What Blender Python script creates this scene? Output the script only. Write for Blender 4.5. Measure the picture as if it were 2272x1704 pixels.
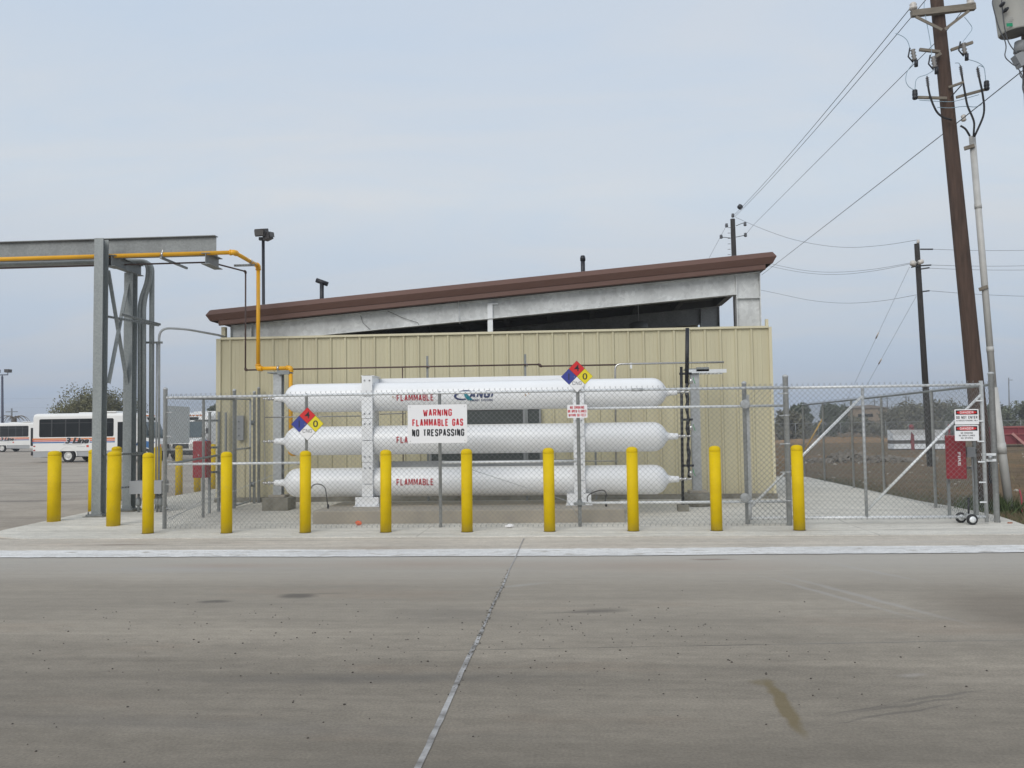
import bpy, math, random
from mathutils import Vector, Matrix
V = Vector
sc = bpy.context.scene
for o in list(bpy.data.objects): bpy.data.objects.remove(o)
R = math.radians

# ---------------------------------------------------------------- camera
FPX, YAW, PITCH, ROLL, EYE = 1915.0, R(4.19), R(2.96), R(.78), 1.6
fw = V((-math.sin(YAW)*math.cos(PITCH), math.cos(YAW)*math.cos(PITCH), math.sin(PITCH)))
r0 = V((math.cos(YAW), math.sin(YAW), 0)); u0 = r0.cross(fw)
cr = r0*math.cos(ROLL) - u0*math.sin(ROLL); cu_ = r0*math.sin(ROLL) + u0*math.cos(ROLL)
camd = bpy.data.cameras.new('camera'); cam = bpy.data.objects.new('camera', camd)
sc.collection.objects.link(cam); sc.camera = cam
camd.sensor_fit = 'HORIZONTAL'; camd.sensor_width = 36; camd.lens = FPX/2272*36
camd.clip_start = .1; camd.clip_end = 3000
m3 = Matrix((cr, cu_, -fw)).transposed()
cam.matrix_world = Matrix.Translation((0, 0, EYE)) @ m3.to_4x4()

# ---------------------------------------------------------------- sky and sun (thin bright overcast)
SUN_EL, SUN_AZ = R(33), R(200)            # azimuth clockwise from +Y: behind the camera, a little left
w = bpy.data.worlds.new('World'); sc.world = w; w.use_nodes = True
nt = w.node_tree; nt.nodes.clear(); N = nt.nodes.new; L = nt.links.new
out = N('ShaderNodeOutputWorld'); mixs = N('ShaderNodeMixShader')
bg1 = N('ShaderNodeBackground'); bg2 = N('ShaderNodeBackground')
sky = N('ShaderNodeTexSky'); sky.sky_type = 'NISHITA'; sky.sun_disc = False
sky.sun_elevation = SUN_EL; sky.sun_rotation = SUN_AZ; sky.dust_density = 3; sky.air_density = 1.2
bg1.inputs['Strength'].default_value = .1
L(sky.outputs[0], bg1.inputs['Color'])
tc = N('ShaderNodeTexCoord'); sep = N('ShaderNodeSeparateXYZ'); L(tc.outputs['Generated'], sep.inputs[0])
ramp = N('ShaderNodeValToRGB'); L(sep.outputs['Z'], ramp.inputs[0])
el = ramp.color_ramp.elements
el[0].position = 0; el[0].color = (.405, .485, .625, 1)
el[1].position = 1; el[1].color = (.84, .88, .93, 1)
e = el.new(.10); e.color = (.55, .61, .705, 1)
e = el.new(.26); e.color = (.70, .745, .795, 1)
e = el.new(.46); e.color = (.635, .715, .82, 1)
# thin streaky cloud: planar projection of the view direction, stretched
dv = N('ShaderNodeVectorMath'); dv.operation = 'DIVIDE'
zc = N('ShaderNodeMath'); zc.operation = 'ADD'; zc.inputs[1].default_value = .22; L(sep.outputs['Z'], zc.inputs[0])
cb = N('ShaderNodeCombineXYZ'); [L(zc.outputs[0], cb.inputs[i]) for i in range(3)]
L(tc.outputs['Generated'], dv.inputs[0]); L(cb.outputs[0], dv.inputs[1])
mp = N('ShaderNodeMapping'); mp.inputs['Rotation'].default_value = (0, 0, R(28)); mp.inputs['Scale'].default_value = (.9, 2.2, .3)
L(dv.outputs[0], mp.inputs[0])
nz = N('ShaderNodeTexNoise'); nz.inputs['Scale'].default_value = 1.35; nz.inputs['Detail'].default_value = 6; nz.inputs['Roughness'].default_value = .55
nz.inputs['Distortion'].default_value = .6
L(mp.outputs[0], nz.inputs['Vector'])
cr2 = N('ShaderNodeMapRange'); cr2.inputs[1].default_value = .38; cr2.inputs[2].default_value = .66
L(nz.outputs[0], cr2.inputs[0])
cm = N('ShaderNodeMix'); cm.data_type = 'RGBA'; cm.blend_type = 'MULTIPLY'; cm.inputs[0].default_value = 1
L(ramp.outputs[0], cm.inputs[6])
tint = N('ShaderNodeValToRGB'); L(cr2.outputs[0], tint.inputs[0])
tint.color_ramp.elements[0].color = (.935, .985, 1.035, 1); tint.color_ramp.elements[1].color = (1.04, 1.02, 1.0, 1)
L(tint.outputs[0], cm.inputs[7])
L(cm.outputs[2], bg2.inputs['Color'])
mixs.inputs[0].default_value = .88
L(bg1.outputs[0], mixs.inputs[1]); L(bg2.outputs[0], mixs.inputs[2]); L(mixs.outputs[0], out.inputs[0])

sd = bpy.data.lights.new('sun', 'SUN'); sd.energy = 1.5; sd.angle = R(38); sd.color = (1, .965, .91)
so = bpy.data.objects.new('sun', sd); sc.collection.objects.link(so)
sdir = V((math.sin(SUN_AZ)*math.cos(SUN_EL), math.cos(SUN_AZ)*math.cos(SUN_EL), math.sin(SUN_EL)))
so.rotation_euler = sdir.to_track_quat('Z', 'Y').to_euler(); so.location = (-4, -8, 12)

vs = sc.view_settings; vs.view_transform = 'Standard'; vs.look = 'None'; vs.exposure = 0; vs.gamma = 1
vs.use_curve_mapping = False

# ---------------------------------------------------------------- helpers
def ray(px, py): return fw + cr*((px-1136)/FPX) - cu_*((py-852)/FPX)
def at(px, py, Y):                       # point of the plane y = Y seen at a photo pixel
    d = ray(px, py); return V((0, 0, EYE)) + d*(Y/d.y)
def gd(px, py, z=0):                     # point at height z seen at a photo pixel
    d = ray(px, py); return V((0, 0, EYE)) + d*((z-EYE)/d.z)
def clamp(t, a=0., b=1.): return max(a, min(b, t))
def gz(x, y): return .012 + .09*clamp((y-14.)/4.2)*clamp((6.4-x)/2.5)   # apron rises gently to the shelter

class MB:
    def __init__(s): s.v = []; s.f = []; s.sm = []
    def poly(s, pts, smooth=False):
        b = len(s.v); s.v += [V(p) for p in pts]; s.f.append(tuple(range(b, b+len(pts)))); s.sm.append(smooth); return s
    def raw(s, vs, fs, smooth=False):
        b = len(s.v); s.v += [V(p) for p in vs]
        for f in fs: s.f.append(tuple(i+b for i in f)); s.sm.append(smooth)
        return s
    def obox(s, c, ex, ey, ez):
        c, ex, ey, ez = V(c), V(ex), V(ey), V(ez)
        p = [c+ex*i+ey*j+ez*k for k in (-1, 1) for j in (-1, 1) for i in (-1, 1)]
        return s.raw(p, [(0,2,3,1),(4,5,7,6),(0,1,5,4),(2,6,7,3),(0,4,6,2),(1,3,7,5)])
    def box(s, x0, x1, y0, y1, z0, z1):
        return s.obox(((x0+x1)/2, (y0+y1)/2, (z0+z1)/2), ((x1-x0)/2, 0, 0), (0, (y1-y0)/2, 0), (0, 0, (z1-z0)/2))
    def beam(s, p0, p1, w_, h_, up=(0, 0, 1)):
        p0, p1 = V(p0), V(p1); d = (p1-p0); a = d.normalized(); up = V(up)
        if a.cross(up).length < .01: up = V((0, 1, 0))
        sd_ = a.cross(up).normalized(); up2 = sd_.cross(a)
        return s.obox((p0+p1)/2, d/2, sd_*(w_/2), up2*(h_/2))
    def ibeam(s, p0, p1, bf, d, tf, tw, up=(0, 0, 1)):
        p0, p1 = V(p0), V(p1); a = (p1-p0).normalized(); up = V(up); sd_ = a.cross(up).normalized(); u2 = sd_.cross(a)
        s.beam(p0+u2*(d/2-tf/2), p1+u2*(d/2-tf/2), bf, tf, up)
        s.beam(p0-u2*(d/2-tf/2), p1-u2*(d/2-tf/2), bf, tf, up)
        return s.beam(p0+a*.001, p1-a*.001, tw, d-2*tf+.002, up)
    def tube(s, pts, r, n=10, cap=True):
        pts = [V(p) for p in pts]; k = len(pts); rs = r if isinstance(r, (list, tuple)) else [r]*k
        b = len(s.v); nrm = None
        for i, p in enumerate(pts):
            t = (pts[min(i+1, k-1)]-pts[max(i-1, 0)]).normalized()
            if nrm is None:
                nrm = t.cross(V((0, 0, 1)))
                if nrm.length < .05: nrm = t.cross(V((0, 1, 0)))
                nrm.normalize()
            else:
                nrm = (nrm - t*nrm.dot(t)).normalized()
            bi = t.cross(nrm); sc_ = 1.
            if 0 < i < k-1:
                c = (pts[i+1]-p).normalized().dot((p-pts[i-1]).normalized()); sc_ = 1/max(.6, math.sqrt((1+c)/2))
            for j in range(n):
                a = 2*math.pi*j/n; s.v.append(p + (nrm*math.cos(a)+bi*math.sin(a))*rs[i])
        for i in range(k-1):
            for j in range(n):
                s.f.append((b+i*n+j, b+i*n+(j+1) % n, b+(i+1)*n+(j+1) % n, b+(i+1)*n+j)); s.sm.append(True)
        if cap:
            s.f.append(tuple(b+j for j in reversed(range(n)))); s.sm.append(False)
            s.f.append(tuple(b+(k-1)*n+j for j in range(n))); s.sm.append(False)
        return s
    def lathe(s, prof, c=(0, 0, 0), axis=(0, 0, 1), n=24, smooth=True):     # prof: (radius, height along axis)
        c = V(c); a = V(axis).normalized(); x = a.cross(V((0, 1, 0)))
        if x.length < .05: x = a.cross(V((1, 0, 0)))
        x.normalize(); y = a.cross(x); b = len(s.v); k = len(prof)
        for r_, h_ in prof:
            for j in range(n):
                t = 2*math.pi*j/n; s.v.append(c + a*h_ + (x*math.cos(t)+y*math.sin(t))*max(r_, 1e-4))
        for i in range(k-1):
            for j in range(n):
                s.f.append((b+i*n+j, b+i*n+(j+1) % n, b+(i+1)*n+(j+1) % n, b+(i+1)*n+j)); s.sm.append(smooth)
        s.f.append(tuple(b+j for j in reversed(range(n)))); s.sm.append(False)
        s.f.append(tuple(b+(k-1)*n+j for j in range(n))); s.sm.append(False)
        return s
    def prism(s, poly, ext):                 # planar polygon extruded by a vector
        poly = [V(p) for p in poly]; ext = V(ext); n = len(poly); b = len(s.v)
        s.v += poly + [p+ext for p in poly]
        s.f.append(tuple(b+i for i in reversed(range(n)))); s.f.append(tuple(b+n+i for i in range(n))); s.sm += [False]*2
        for i in range(n):
            s.f.append((b+i, b+(i+1) % n, b+n+(i+1) % n, b+n+i)); s.sm.append(False)
        return s
    def build(s, name, mat, parent=None, bevel=0):
        off = V((0, 0, 0)); q = parent
        while q is not None: off += q.location; q = q.parent
        me = bpy.data.meshes.new(name); me.from_pydata([tuple(p-off) for p in s.v], [], s.f)
        me.polygons.foreach_set('use_smooth', s.sm)
        me.materials.append(mat); me.update()
        o = bpy.data.objects.new(name, me); sc.collection.objects.link(o); o.parent = parent
        if bevel:
            b = o.modifiers.new('bevel', 'BEVEL'); b.width = bevel; b.segments = 2; b.limit_method = 'ANGLE'
        return o

def arc(pts, r, n=6):                        # polyline with rounded corners
    pts = [V(p) for p in pts]; o = [pts[0]]
    for i in range(1, len(pts)-1):
        a, p, c = pts[i-1], pts[i], pts[i+1]
        d = min(r, (a-p).length*.49, (c-p).length*.49); q0 = p+(a-p).normalized()*d; q1 = p+(c-p).normalized()*d
        for k in range(n+1):
            t = k/n; o.append(q0*(1-t)**2 + p*2*t*(1-t) + q1*t*t)
    return o + [pts[-1]]
def tag(o, label=None, cat=None, group=None, kind=None):
    for k, v in (('label', label), ('category', cat), ('group', group), ('kind', kind)):
        if v: o[k] = v
    return o
def thing(name, loc, label, cat, group=None):
    o = bpy.data.objects.new(name, None); sc.collection.objects.link(o); o.location = V(loc); o.empty_display_size = .2
    return tag(o, label, cat, group)
def copy_tree(o, parent=None):
    c = o.copy(); sc.collection.objects.link(c); c.parent = parent
    for ch in [x for x in bpy.data.objects if x.parent == o]: copy_tree(ch, c)
    return c
def text_geo(body, bold=0, shear=0, spacing=1.):
    cu = bpy.data.curves.new('lettering', 'FONT'); cu.body = body; cu.offset = bold; cu.shear = shear; cu.resolution_u = 3
    cu.space_character = spacing
    ob = bpy.data.objects.new('lettering', cu); sc.collection.objects.link(ob); bpy.context.view_layer.update()
    me = bpy.data.meshes.new_from_object(ob.evaluated_get(bpy.context.evaluated_depsgraph_get()))
    vs = [v.co.copy() for v in me.vertices]; fs = [tuple(p.vertices) for p in me.polygons]
    bpy.data.objects.remove(ob); bpy.data.meshes.remove(me)
    x0 = min(v.x for v in vs); x1 = max(v.x for v in vs); y0 = min(v.y for v in vs); y1 = max(v.y for v in vs)
    return [((v.x-x0)/(x1-x0)-.5, (v.y-y0)/(y1-y0)-.5) for v in vs], fs
def put_text(mb, body, c, right, up, wd, ht, bold=.02, shear=0, spacing=1., wrap=None, smear=0):
    uv, fs = text_geo(body, bold, shear, spacing); c, right, up = V(c), V(right), V(up)
    nrm = right.cross(up)
    for k, dx in enumerate((0,) if not smear else (-smear*ht, 0, smear*ht)):
        pts = [c+right*(u*(wd-2*smear*ht)+dx)+up*(v*ht) for u, v in uv]
        if wrap: pts = [wrap(p) for p in pts]
        mb.raw([p+nrm*(.0003*k) for p in pts], fs)
    return mb

GL = {'C': ([(1,.72),(1,.85),(.8,1),(.2,1),(0,.85),(0,.15),(.2,0),(.8,0),(1,.15),(1,.28)],), 'A': ([(0,0),(.42,1),(.58,1),(1,0)], [(.16,.28),(.84,.28)]), 'B': ([(0,0),(0,1),(.8,1),(1,.86),(1,.66),(.8,.53),(.1,.53)], [(.8,.53),(1,.4),(1,.14),(.8,0),(.1,0)]),
 'D': ([(0,0),(0,1),(.72,1),(1,.8),(1,.2),(.72,0),(.1,0)],), 'E': ([(1,1),(0,1),(0,0),(1,0)], [(.1,.52),(.85,.52)]), 'F': ([(1,1),(0,1),(0,0)], [(.1,.5),(.85,.5)]),
 'G': ([(1,.72),(1,.85),(.8,1),(.2,1),(0,.85),(0,.15),(.2,0),(.8,0),(1,.15),(1,.46),(.55,.46)],), 'H': ([(0,0),(0,1)], [(1,0),(1,1)], [(.1,.5),(.9,.5)]), 'I': ([(.5,0),(.5,1)],),
 'K': ([(0,0),(0,1)], [(1,1),(.12,.45)], [(.38,.58),(1,0)]), 'L': ([(0,1),(0,0),(1,0)],), 'M': ([(0,0),(0,1),(.12,1),(.5,.2),(.88,1),(1,1),(1,0)],), 'N': ([(0,0),(0,1),(.1,1),(.9,0),(1,0),(1,1)],),
 'O': ([(.5,1),(.2,1),(0,.85),(0,.15),(.2,0),(.8,0),(1,.15),(1,.85),(.8,1),(.5,1)],), 'P': ([(0,0),(0,1),(.8,1),(1,.86),(1,.58),(.8,.44),(.1,.44)],),
 'R': ([(0,0),(0,1),(.8,1),(1,.86),(1,.62),(.8,.48),(.1,.48)], [(.62,.42),(1,0)]), 'S': ([(1,.74),(1,.86),(.8,1),(.2,1),(0,.86),(0,.66),(.2,.55),(.8,.45),(1,.34),(1,.14),(.8,0),(.2,0),(0,.14),(0,.26)],),
 'T': ([(.5,0),(.5,1)], [(0,1),(.4,1)], [(.6,1),(1,1)]), 'U': ([(0,1),(0,.15),(.2,0),(.8,0),(1,.15),(1,1)],), 'W': ([(0,1),(.24,0),(.30,0),(.5,.75),(.70,0),(.76,0),(1,1)],), 'Y': ([(0,1),(.5,.45),(1,1)], [(.5,.36),(.5,0)]), 'Z': ([(0,1),(1,1),(0,0),(1,0)],),
 '0': ([(.5,1),(.2,1),(0,.85),(0,.15),(.2,0),(.8,0),(1,.15),(1,.85),(.8,1),(.5,1)],), '5': ([(1,1),(.05,1),(0,.56),(.75,.6),(1,.45),(1,.14),(.8,0),(.2,0),(0,.14),(0,.24)],)}
def put_block(mb, body, c, right, up, wd, ht, t=.16, wrap=None, gap=.34):
    """condensed bold lettering drawn from strokes, fitted to a width and height"""
    c, right, up = V(c), V(right), V(up); nrm = right.cross(up); T = t*ht
    cw = lambda ch: {'I': .02, 'M': 1.5, 'W': 1.5, ' ': .55}.get(ch, 1.)
    ng = len(body)-1; tot = sum(cw(ch) for ch in body); unit = (wd-T*(len(body)))/(tot+gap*ng); x = -wd/2
    for ch in body:
        w_ = unit*cw(ch)
        for k, st in enumerate(GL.get(ch, ())):
            P_ = [(x+T/2+u*w_, -ht/2+T/2+v*(ht-T)) for u, v in st]; n_ = len(P_); lt, rt = [], []; closed = P_[0] == P_[-1]
            for i, (px_, py_) in enumerate(P_):
                a = P_[i-1] if i else (P_[-2] if closed else None); b = P_[i+1] if i < n_-1 else (P_[1] if closed else None)
                d0 = V((px_-a[0], py_-a[1], 0)).normalized() if a else None; d1 = V((b[0]-px_, b[1]-py_, 0)).normalized() if b else None
                d0 = d0 or d1; d1 = d1 or d0; n0 = V((-d0.y, d0.x, 0)); n1 = V((-d1.y, d1.x, 0)); m_ = n0+n1
                m_ = m_.normalized() if m_.length > .05 else n0; s_ = T/2/max(.55, m_.dot(n0))
                lt.append((px_+m_.x*s_, py_+m_.y*s_)); rt.append((px_-m_.x*s_, py_-m_.y*s_))
            f = lambda q: (wrap(c+right*q[0]+up*q[1]) if wrap else c+right*q[0]+up*q[1])+nrm*(.0002*k)
            for i in range(n_-1): mb.poly([f(rt[i]), f(rt[i+1]), f(lt[i+1]), f(lt[i])])
        x += w_+T+unit*gap
    return mb

# ---------------------------------------------------------------- materials
MC = {}
def M(name, col, rough=.6, metal=0., var=.1, scale=3., bump=0., bscale=40., spec=.5, stretch=(1, 1, 1), spangle=0, tint=None, coat=0):
    if name in MC: return MC[name]
    m = bpy.data.materials.new(name); m.use_nodes = True; t = m.node_tree; b = t.nodes['Principled BSDF']; l = t.links.new; n = t.nodes.new
    b.inputs['Roughness'].default_value = rough; b.inputs['Metallic'].default_value = metal
    b.inputs['Specular IOR Level'].default_value = spec
    if coat: b.inputs['Coat Weight'].default_value = coat; b.inputs['Coat Roughness'].default_value = .12
    tc = n('ShaderNodeTexCoord'); mp = n('ShaderNodeMapping'); mp.inputs['Scale'].default_value = stretch
    l(tc.outputs['Object'], mp.inputs[0])
    nz = n('ShaderNodeTexNoise'); nz.inputs['Scale'].default_value = scale; nz.inputs['Detail'].default_value = 5; nz.inputs['Roughness'].default_value = .6
    l(mp.outputs[0], nz.inputs['Vector'])
    rp = n('ShaderNodeValToRGB'); l(nz.outputs[0], rp.inputs[0])
    rp.color_ramp.elements[0].position = .3; rp.color_ramp.elements[1].position = .7
    c2 = tint or col
    rp.color_ramp.elements[0].color = tuple(c*(1-var) for c in c2)+(1,); rp.color_ramp.elements[1].color = tuple(min(1, c*(1+var)) for c in col)+(1,)
    last = rp.outputs[0]
    if spangle:
        vo = n('ShaderNodeTexVoronoi'); vo.inputs['Scale'].default_value = spangle; l(tc.outputs['Object'], vo.inputs['Vector'])
        sx = n('ShaderNodeSeparateColor'); l(vo.outputs['Color'], sx.inputs[0])
        mr = n('ShaderNodeMapRange'); mr.inputs[3].default_value = .9; mr.inputs[4].default_value = 1.1; l(sx.outputs[0], mr.inputs[0])
        mx = n('ShaderNodeMix'); mx.data_type = 'RGBA'; mx.blend_type = 'MULTIPLY'; mx.inputs[0].default_value = 1
        l(last, mx.inputs[6]); l(mr.outputs[0], mx.inputs[7]); last = mx.outputs[2]
    l(last, b.inputs['Base Color'])
    if bump:
        nb = n('ShaderNodeTexNoise'); nb.inputs['Scale'].default_value = bscale; nb.inputs['Detail'].default_value = 4; l(tc.outputs['Object'], nb.inputs['Vector'])
        bp = n('ShaderNodeBump'); bp.inputs['Strength'].default_value = bump; bp.inputs['Distance'].default_value = .02
        l(nb.outputs[0], bp.inputs['Height']); l(bp.outputs[0], b.inputs['Normal'])
    MC[name] = m; return m

galv = M('galvanised steel', (.40, .415, .42), .5, .2, .14, 2.5, spangle=28)
galv_d = M('weathered galvanised steel', (.225, .24, .24), .55, .15, .16, 2.0, spangle=30, stretch=(1, 1, .35))
galv_r = M('dull galvanised column', (.27, .292, .29), .55, .12, .10, 2.0, spangle=40, stretch=(1, 1, .3))
galv_l = M('bright galvanised pipe', (.72, .74, .75), .4, .2, .1, 6)
wire_m = M('galvanised wire', (.23, .24, .24), .5, .3, .15, 8)
yellow = M('yellow plastic sleeve', (.69, .49, .003), .6, 0, .07, 2.2, bump=.04, bscale=60, spec=.15, tint=(.63, .435, .004))
def weather(m, col, amt, lo, hi, sc_, stretch, z0=None, zcol=None):
    """scuffs from thresholded noise, different on every copy, and splash dirt low down"""
    t = m.node_tree; n = t.nodes.new; l = t.links.new; b = t.nodes['Principled BSDF']; src = b.inputs['Base Color'].links[0].from_socket
    tc = n('ShaderNodeTexCoord'); oi = n('ShaderNodeObjectInfo'); ml = n('ShaderNodeMath'); ml.operation = 'MULTIPLY'; ml.inputs[1].default_value = 60; l(oi.outputs['Random'], ml.inputs[0])
    cb = n('ShaderNodeCombineXYZ'); l(ml.outputs[0], cb.inputs[0]); l(ml.outputs[0], cb.inputs[2]); ad = n('ShaderNodeVectorMath'); l(tc.outputs['Object'], ad.inputs[0]); l(cb.outputs[0], ad.inputs[1])
    mp = n('ShaderNodeMapping'); mp.inputs['Scale'].default_value = stretch; l(ad.outputs[0], mp.inputs[0])
    nz = n('ShaderNodeTexNoise'); nz.inputs['Scale'].default_value = sc_; nz.inputs['Detail'].default_value = 8; nz.inputs['Roughness'].default_value = .7; l(mp.outputs[0], nz.inputs['Vector'])
    r = n('ShaderNodeMapRange'); [r.inputs[i+1].__setattr__('default_value', x) for i, x in enumerate((lo, hi, 0, amt))]; l(nz.outputs[0], r.inputs[0])
    x = n('ShaderNodeMix'); x.data_type = 'RGBA'; l(r.outputs[0], x.inputs[0]); l(src, x.inputs[6]); x.inputs[7].default_value = col+(1,); last = x.outputs[2]
    if z0:
        sp = n('ShaderNodeSeparateXYZ'); l(tc.outputs['Object'], sp.inputs[0])
        na = n('ShaderNodeMath'); na.operation = 'MULTIPLY_ADD'; na.inputs[1].default_value = z0*1.6; na.inputs[2].default_value = -z0*.8; l(nz.outputs[0], na.inputs[0])
        sb = n('ShaderNodeMath'); sb.operation = 'ADD'; l(sp.outputs[2], sb.inputs[0]); l(na.outputs[0], sb.inputs[1])
        r2 = n('ShaderNodeMapRange'); [r2.inputs[i+1].__setattr__('default_value', v) for i, v in enumerate((z0, 0, 0, .3))]; l(sb.outputs[0], r2.inputs[0])
        y = n('ShaderNodeMix'); y.data_type = 'RGBA'; l(r2.outputs[0], y.inputs[0]); l(last, y.inputs[6]); y.inputs[7].default_value = zcol+(1,); last = y.outputs[2]
    l(last, b.inputs['Base Color'])
weather(yellow, (.36, .29, .10), .45, .60, .70, 6, (1, 1, .6), .16, (.28, .23, .12))
orange_p = M('yellow enamel pipe', (.82, .41, .01), .38, 0, .07, 3)
brown_p = M('brown painted pipe', (.085, .05, .042), .5, 0, .15, 6)
white_p = M('white enamel', (.80, .81, .82), .28, 0, .03, 1.5, spec=.5)
weather(white_p, (.62, .60, .54), .35, .60, .74, 5, (.5, 1, 1.6))
white_s = M('white sign sheet', (.80, .80, .81), .4, 0, .02, 2)
red_s = M('red sign paint', (.60, .012, .014), .4, 0, .04, 4)
redtxt = M('red lettering', (.56, .015, .035), .5, 0, .05, 6)
darkred_t = M('dark red lettering', (.42, .015, .03), .5, 0, .05, 6)
blue_s = M('blue sign paint', (.03, .045, .27), .4, 0, .04, 4)
yel_s = M('yellow sign paint', (.74, .62, .01), .4, 0, .04, 4)
black_t = M('black lettering', (.012, .013, .018), .5, 0, .1, 6)
black = M('black paint', (.010, .011, .016), .45, 0, .2, 5)
rubber = M('black rubber', (.018, .018, .02), .75, 0, .2, 9)
tan = M('tan wall panel', (.54, .502, .345), .45, 0, .05, 1.1, spec=.35, tint=(.52, .475, .322), stretch=(2.5, 2.5, .22))
tan_l = M('light tan trim', (.62, .57, .40), .45, 0, .04, 1)
weather(tan, (.36, .32, .22), .35, .60, .74, 3.5, (2, 2, .5), .5, (.36, .32, .24))
brown = M('brown roof trim', (.132, .072, .056), .5, 0, .06, .8, spec=.3)
conc_p = M('weathered concrete', (.22, .21, .175), .9, 0, .25, 3.5, bump=.25, bscale=30, tint=(.19, .175, .14))
conc_l = M('plinth concrete', (.36, .32, .26), .9, 0, .14, 2.2, bump=.15, bscale=40, tint=(.36, .33, .28))
grey_b = M('grey enamel box', (.27, .28, .29), .5, 0, .05, 3)
dark = M('dark steel', (.03, .032, .035), .6, .2, .25, 4)
red_cab = M('red cabinet paint', (.26, .012, .022), .35, 0, .08, 3)
stain_steel = M('stainless steel', (.55, .54, .52), .25, .8, .1, 8)
brass = M('brass fitting', (.45, .36, .22), .3, .8, .1, 8)

# ---------------------------------------------------------------- ground materials
def paving(name, base, streak=.16, blotch=.12, specks=.5, rust=.25, feats=(), lines=(), stretch=(.16, 1.1, 1), rough=.85, chips=0):
    m = bpy.data.materials.new(name); m.use_nodes = True; t = m.node_tree; b = t.nodes['Principled BSDF']; n = t.nodes.new; l = t.links.new
    b.inputs['Roughness'].default_value = rough; b.inputs['Specular IOR Level'].default_value = .3
    tc = n('ShaderNodeTexCoord'); P = tc.outputs['Object']
    def noise(scale, st=(1, 1, 1), det=6, rot=0, ro=.6):
        mp = n('ShaderNodeMapping'); mp.inputs['Scale'].default_value = st; mp.inputs['Rotation'].default_value = (0, 0, rot); l(P, mp.inputs[0])
        z = n('ShaderNodeTexNoise'); z.inputs['Scale'].default_value = scale; z.inputs['Detail'].default_value = det; z.inputs['Roughness'].default_value = ro
        l(mp.outputs[0], z.inputs['Vector']); return z.outputs[0]
    def rng(s, a, b_, c, d):
        r = n('ShaderNodeMapRange'); [r.inputs[i+1].__setattr__('default_value', x) for i, x in enumerate((a, b_, c, d))]; l(s, r.inputs[0]); return r.outputs[0]
    def mul(c, f):
        x = n('ShaderNodeMix'); x.data_type = 'RGBA'; x.blend_type = 'MULTIPLY'; x.inputs[0].default_value = 1; l(c, x.inputs[6]); l(f, x.inputs[7]); return x.outputs[2]
    def mix(c, f, col):
        x = n('ShaderNodeMix'); x.data_type = 'RGBA'; l(f, x.inputs[0]); l(c, x.inputs[6]); x.inputs[7].default_value = col+(1,); return x.outputs[2]
    def math_(op, a, v):
        x = n('ShaderNodeMath'); x.operation = op; l(a, x.inputs[0])
        if isinstance(v, (int, float)): x.inputs[1].default_value = v
        else: l(v, x.inputs[1])
        return x.outputs[0]
    rgb = n('ShaderNodeRGB'); rgb.outputs[0].default_value = base+(1,); c = rgb.outputs[0]
    c = mul(c, rng(noise(.9, stretch, 7), .3, .7, 1-streak, 1+streak))
    c = mul(c, rng(noise(.55, (1, 1, 1), 5), .3, .7, 1-blotch, 1+blotch))
    c = mul(c, rng(noise(3.2, (.25, 1, 1), 6, R(8)), .35, .75, 1+blotch*.5, 1-blotch*.6))
    c = mul(c, rng(noise(60, (1, 1, 1), 4), .3, .7, .78, 1.21))
    c = mul(c, rng(noise(11, (.5, 1, 1), 6), .32, .72, .88, 1.12))
    c = mul(c, rng(noise(2.4, (.07, 2.2, 1), 7, R(3)), .36, .66, .9, 1.09))
    if chips: c = mix(c, math_('MULTIPLY', rng(noise(6.5, (.5, 1, 1), 7), .55, .66, 0, 1), chips), (.36, .33, .29))
    c = mix(c, math_('MULTIPLY', rng(noise(.8, (.3, 1, 1), 6), .56, .74, 0, 1), rust), (.30, .185, .115))
    c = mix(c, math_('MULTIPLY', rng(noise(1.7, (.22, 1.5, 1), 8, R(-6)), .62, .76, 0, 1), .35), (base[0]*1.7, base[1]*1.7, base[2]*1.75))
    wn = n('ShaderNodeTexNoise'); wn.inputs['Scale'].default_value = 5; wn.inputs['Detail'].default_value = 5; l(P, wn.inputs['Vector'])
    sb = n('ShaderNodeVectorMath'); sb.operation = 'SUBTRACT'; sb.inputs[1].default_value = (.5, .5, .5); l(wn.outputs['Color'], sb.inputs[0])
    sc2 = n('ShaderNodeVectorMath'); sc2.operation = 'SCALE'; sc2.inputs['Scale'].default_value = .09; l(sb.outputs[0], sc2.inputs[0])
    ad = n('ShaderNodeVectorMath'); ad.operation = 'ADD'; l(P, ad.inputs[0]); l(sc2.outputs[0], ad.inputs[1])
    for (x, y, rx, ry, ro, col, st, soft) in feats:
        mp = n('ShaderNodeMapping'); mp.vector_type = 'TEXTURE'; mp.inputs['Location'].default_value = (x, y, 0); mp.inputs['Rotation'].default_value = (0, 0, R(ro))
        mp.inputs['Scale'].default_value = (rx, ry, 1e3); l(ad.outputs[0], mp.inputs[0])
        ln = n('ShaderNodeVectorMath'); ln.operation = 'LENGTH'; l(mp.outputs[0], ln.inputs[0])
        c = mix(c, rng(ln.outputs['Value'], 1+soft*.4, 1-soft*.6, 0, st), col)
    if specks:
        for sca, thr, off in ((6, .045, 0), (13, .07, 5)):
            mp = n('ShaderNodeMapping'); mp.inputs['Location'].default_value = (off, off, 0); l(P, mp.inputs[0])
            vo = n('ShaderNodeTexVoronoi'); vo.inputs['Scale'].default_value = sca; vo.inputs['Randomness'].default_value = 1; l(mp.outputs[0], vo.inputs['Vector'])
            sx = n('ShaderNodeSeparateColor'); l(vo.outputs['Color'], sx.inputs[0])
            pick = math_('MULTIPLY', math_('GREATER_THAN', sx.outputs[0], .7), rng(noise(.45), .46, .62, 0, 1))
            c = mix(c, math_('MULTIPLY', math_('MULTIPLY', rng(vo.outputs['Distance'], thr, thr*.7, 0, 1), pick), specks), (.03, .026, .022))
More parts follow.
